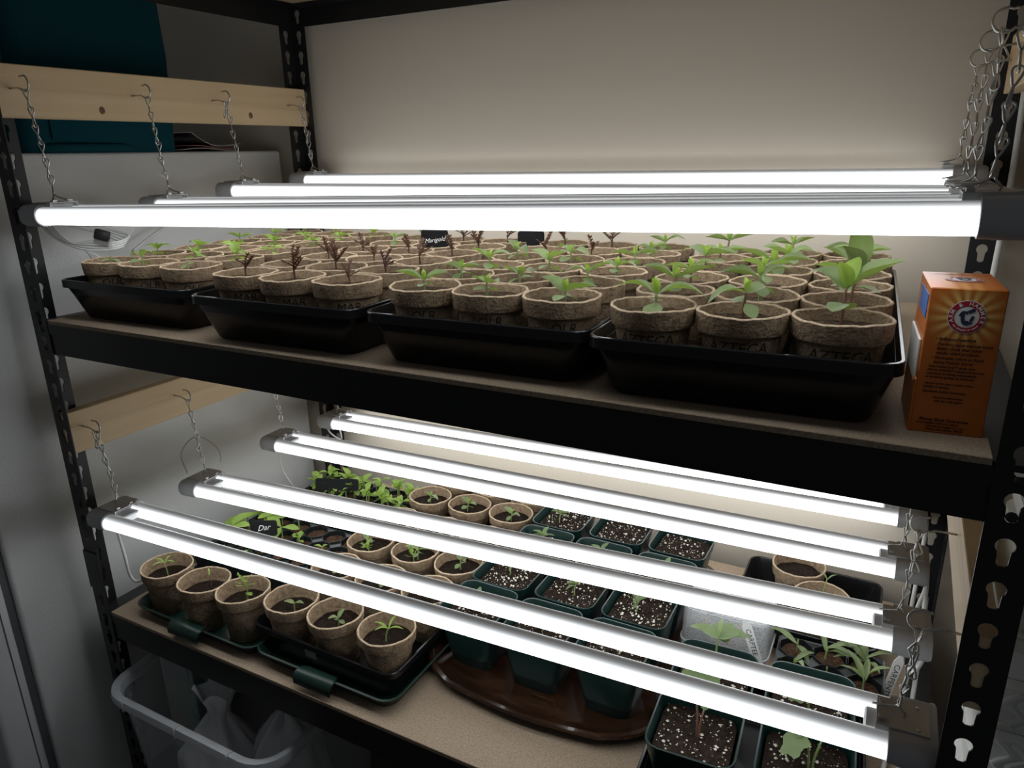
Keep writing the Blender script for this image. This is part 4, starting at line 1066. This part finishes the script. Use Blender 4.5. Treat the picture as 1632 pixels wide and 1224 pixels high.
# ------------------------------------------------------------------ clear bin under the lower shelf
BZ = ZU-.64
bn = thing('plastic_bin', 'clear plastic bin on the floor below the lower shelf at left', 'bin', (.218, .098, 0))
link('tub', autosmooth(mesh('tub', loft([rrect(.31,.23,.03,.002,4), rrect(.32,.24,.035,.006,4), rrect(.375,.285,.045,BZ-.012,4), rrect(.372,.282,.045,BZ-.012,4), rrect(.316,.236,.033,.009,4)], True, True)), 35), 'clear_bin', bn)
link('rim', autosmooth(mesh('rim', loft([rrect(.375,.285,.045,BZ-.020,6), rrect(.402,.312,.058,BZ-.019,6), rrect(.408,.318,.060,BZ-.010,6), rrect(.404,.314,.058,BZ-.001,6), rrect(.394,.304,.054,BZ,6), rrect(.378,.288,.047,BZ-.004,6), rrect(.372,.282,.045,BZ-.018,6)], False, False)), 45), 'clear_bin_rim', bn)
for x in (-.13, .0, .12):
    link('rim_rib', mesh('rib', box(x-.001, x+.001, -.1600, -.147, BZ-.018, BZ+.0006)), 'clear_bin_rim', bn)
def bag_mesh(seed, r, h, sq, neck):
    rg = random.Random(seed); ph = [rg.uniform(0,6.28) for _ in range(8)]
    V = []; F = []; nu, nv = 40, 26
    for k in range(nv+1):
        t_ = k/nv
        if neck:
            rr = r*(.80+.30*math.sin(math.pi*min(1, t_*1.2))) if t_ < .62 else (r*.98*(1-((t_-.62)/.24))+.014*((t_-.62)/.24) if t_ < .86 else .014+.020*((t_-.86)/.14))
        else:
            rr = r*math.sqrt(max(.0004, 1-max(0, (t_-.45)/.55)**2))
        for i in range(nu):
            a = 2*math.pi*i/nu
            w = 1+.10*math.sin(3*a+ph[0]+4*t_)+.08*math.sin(7*a+ph[1]-6*t_)+.05*math.sin(13*a+ph[2]+9*t_)+.05*abs(math.sin(5*a+ph[3]+7*t_))
            V.append((rr*w*math.cos(a), rr*w*math.sin(a)*sq, h*t_+.010*math.sin(4*a+ph[4])*t_))
    for k in range(nv):
        for i in range(nu):
            j = (i+1) % nu; F.append((k*nu+i, k*nu+j, (k+1)*nu+j, (k+1)*nu+i))
    return V, F
tag(link('plastic_bag', mesh('bag', bag_mesh(4, .066, .372, .75, True), True), 'bag_film', None, (.215, .026, .020), (R(3),R(2),.4)), 'crumpled translucent plastic bag with a twisted neck in the clear bin', 'plastic bag', 'bags in the bin')
tag(link('plastic_bag', mesh('bag', bag_mesh(9, .070, .330, .8, False), True), 'bag_film', None, (.335, .060, .012), (0,0,1.1)), 'rounded translucent plastic bag slumped at the right of the clear bin', 'plastic bag', 'bags in the bin')
pk = thing('seed_box', 'upright printed carton standing in the left of the clear bin', 'box', (.098, .050, .012), R(14))
link('carton', mesh('carton', box(-.032,.032,-.014,.014,0,.372,.001)), 'packet_print', pk)
link('label', mesh('label', box(-.024,.024,-.0150,-.0142,.33,.365)), 'label_sticker', pk)
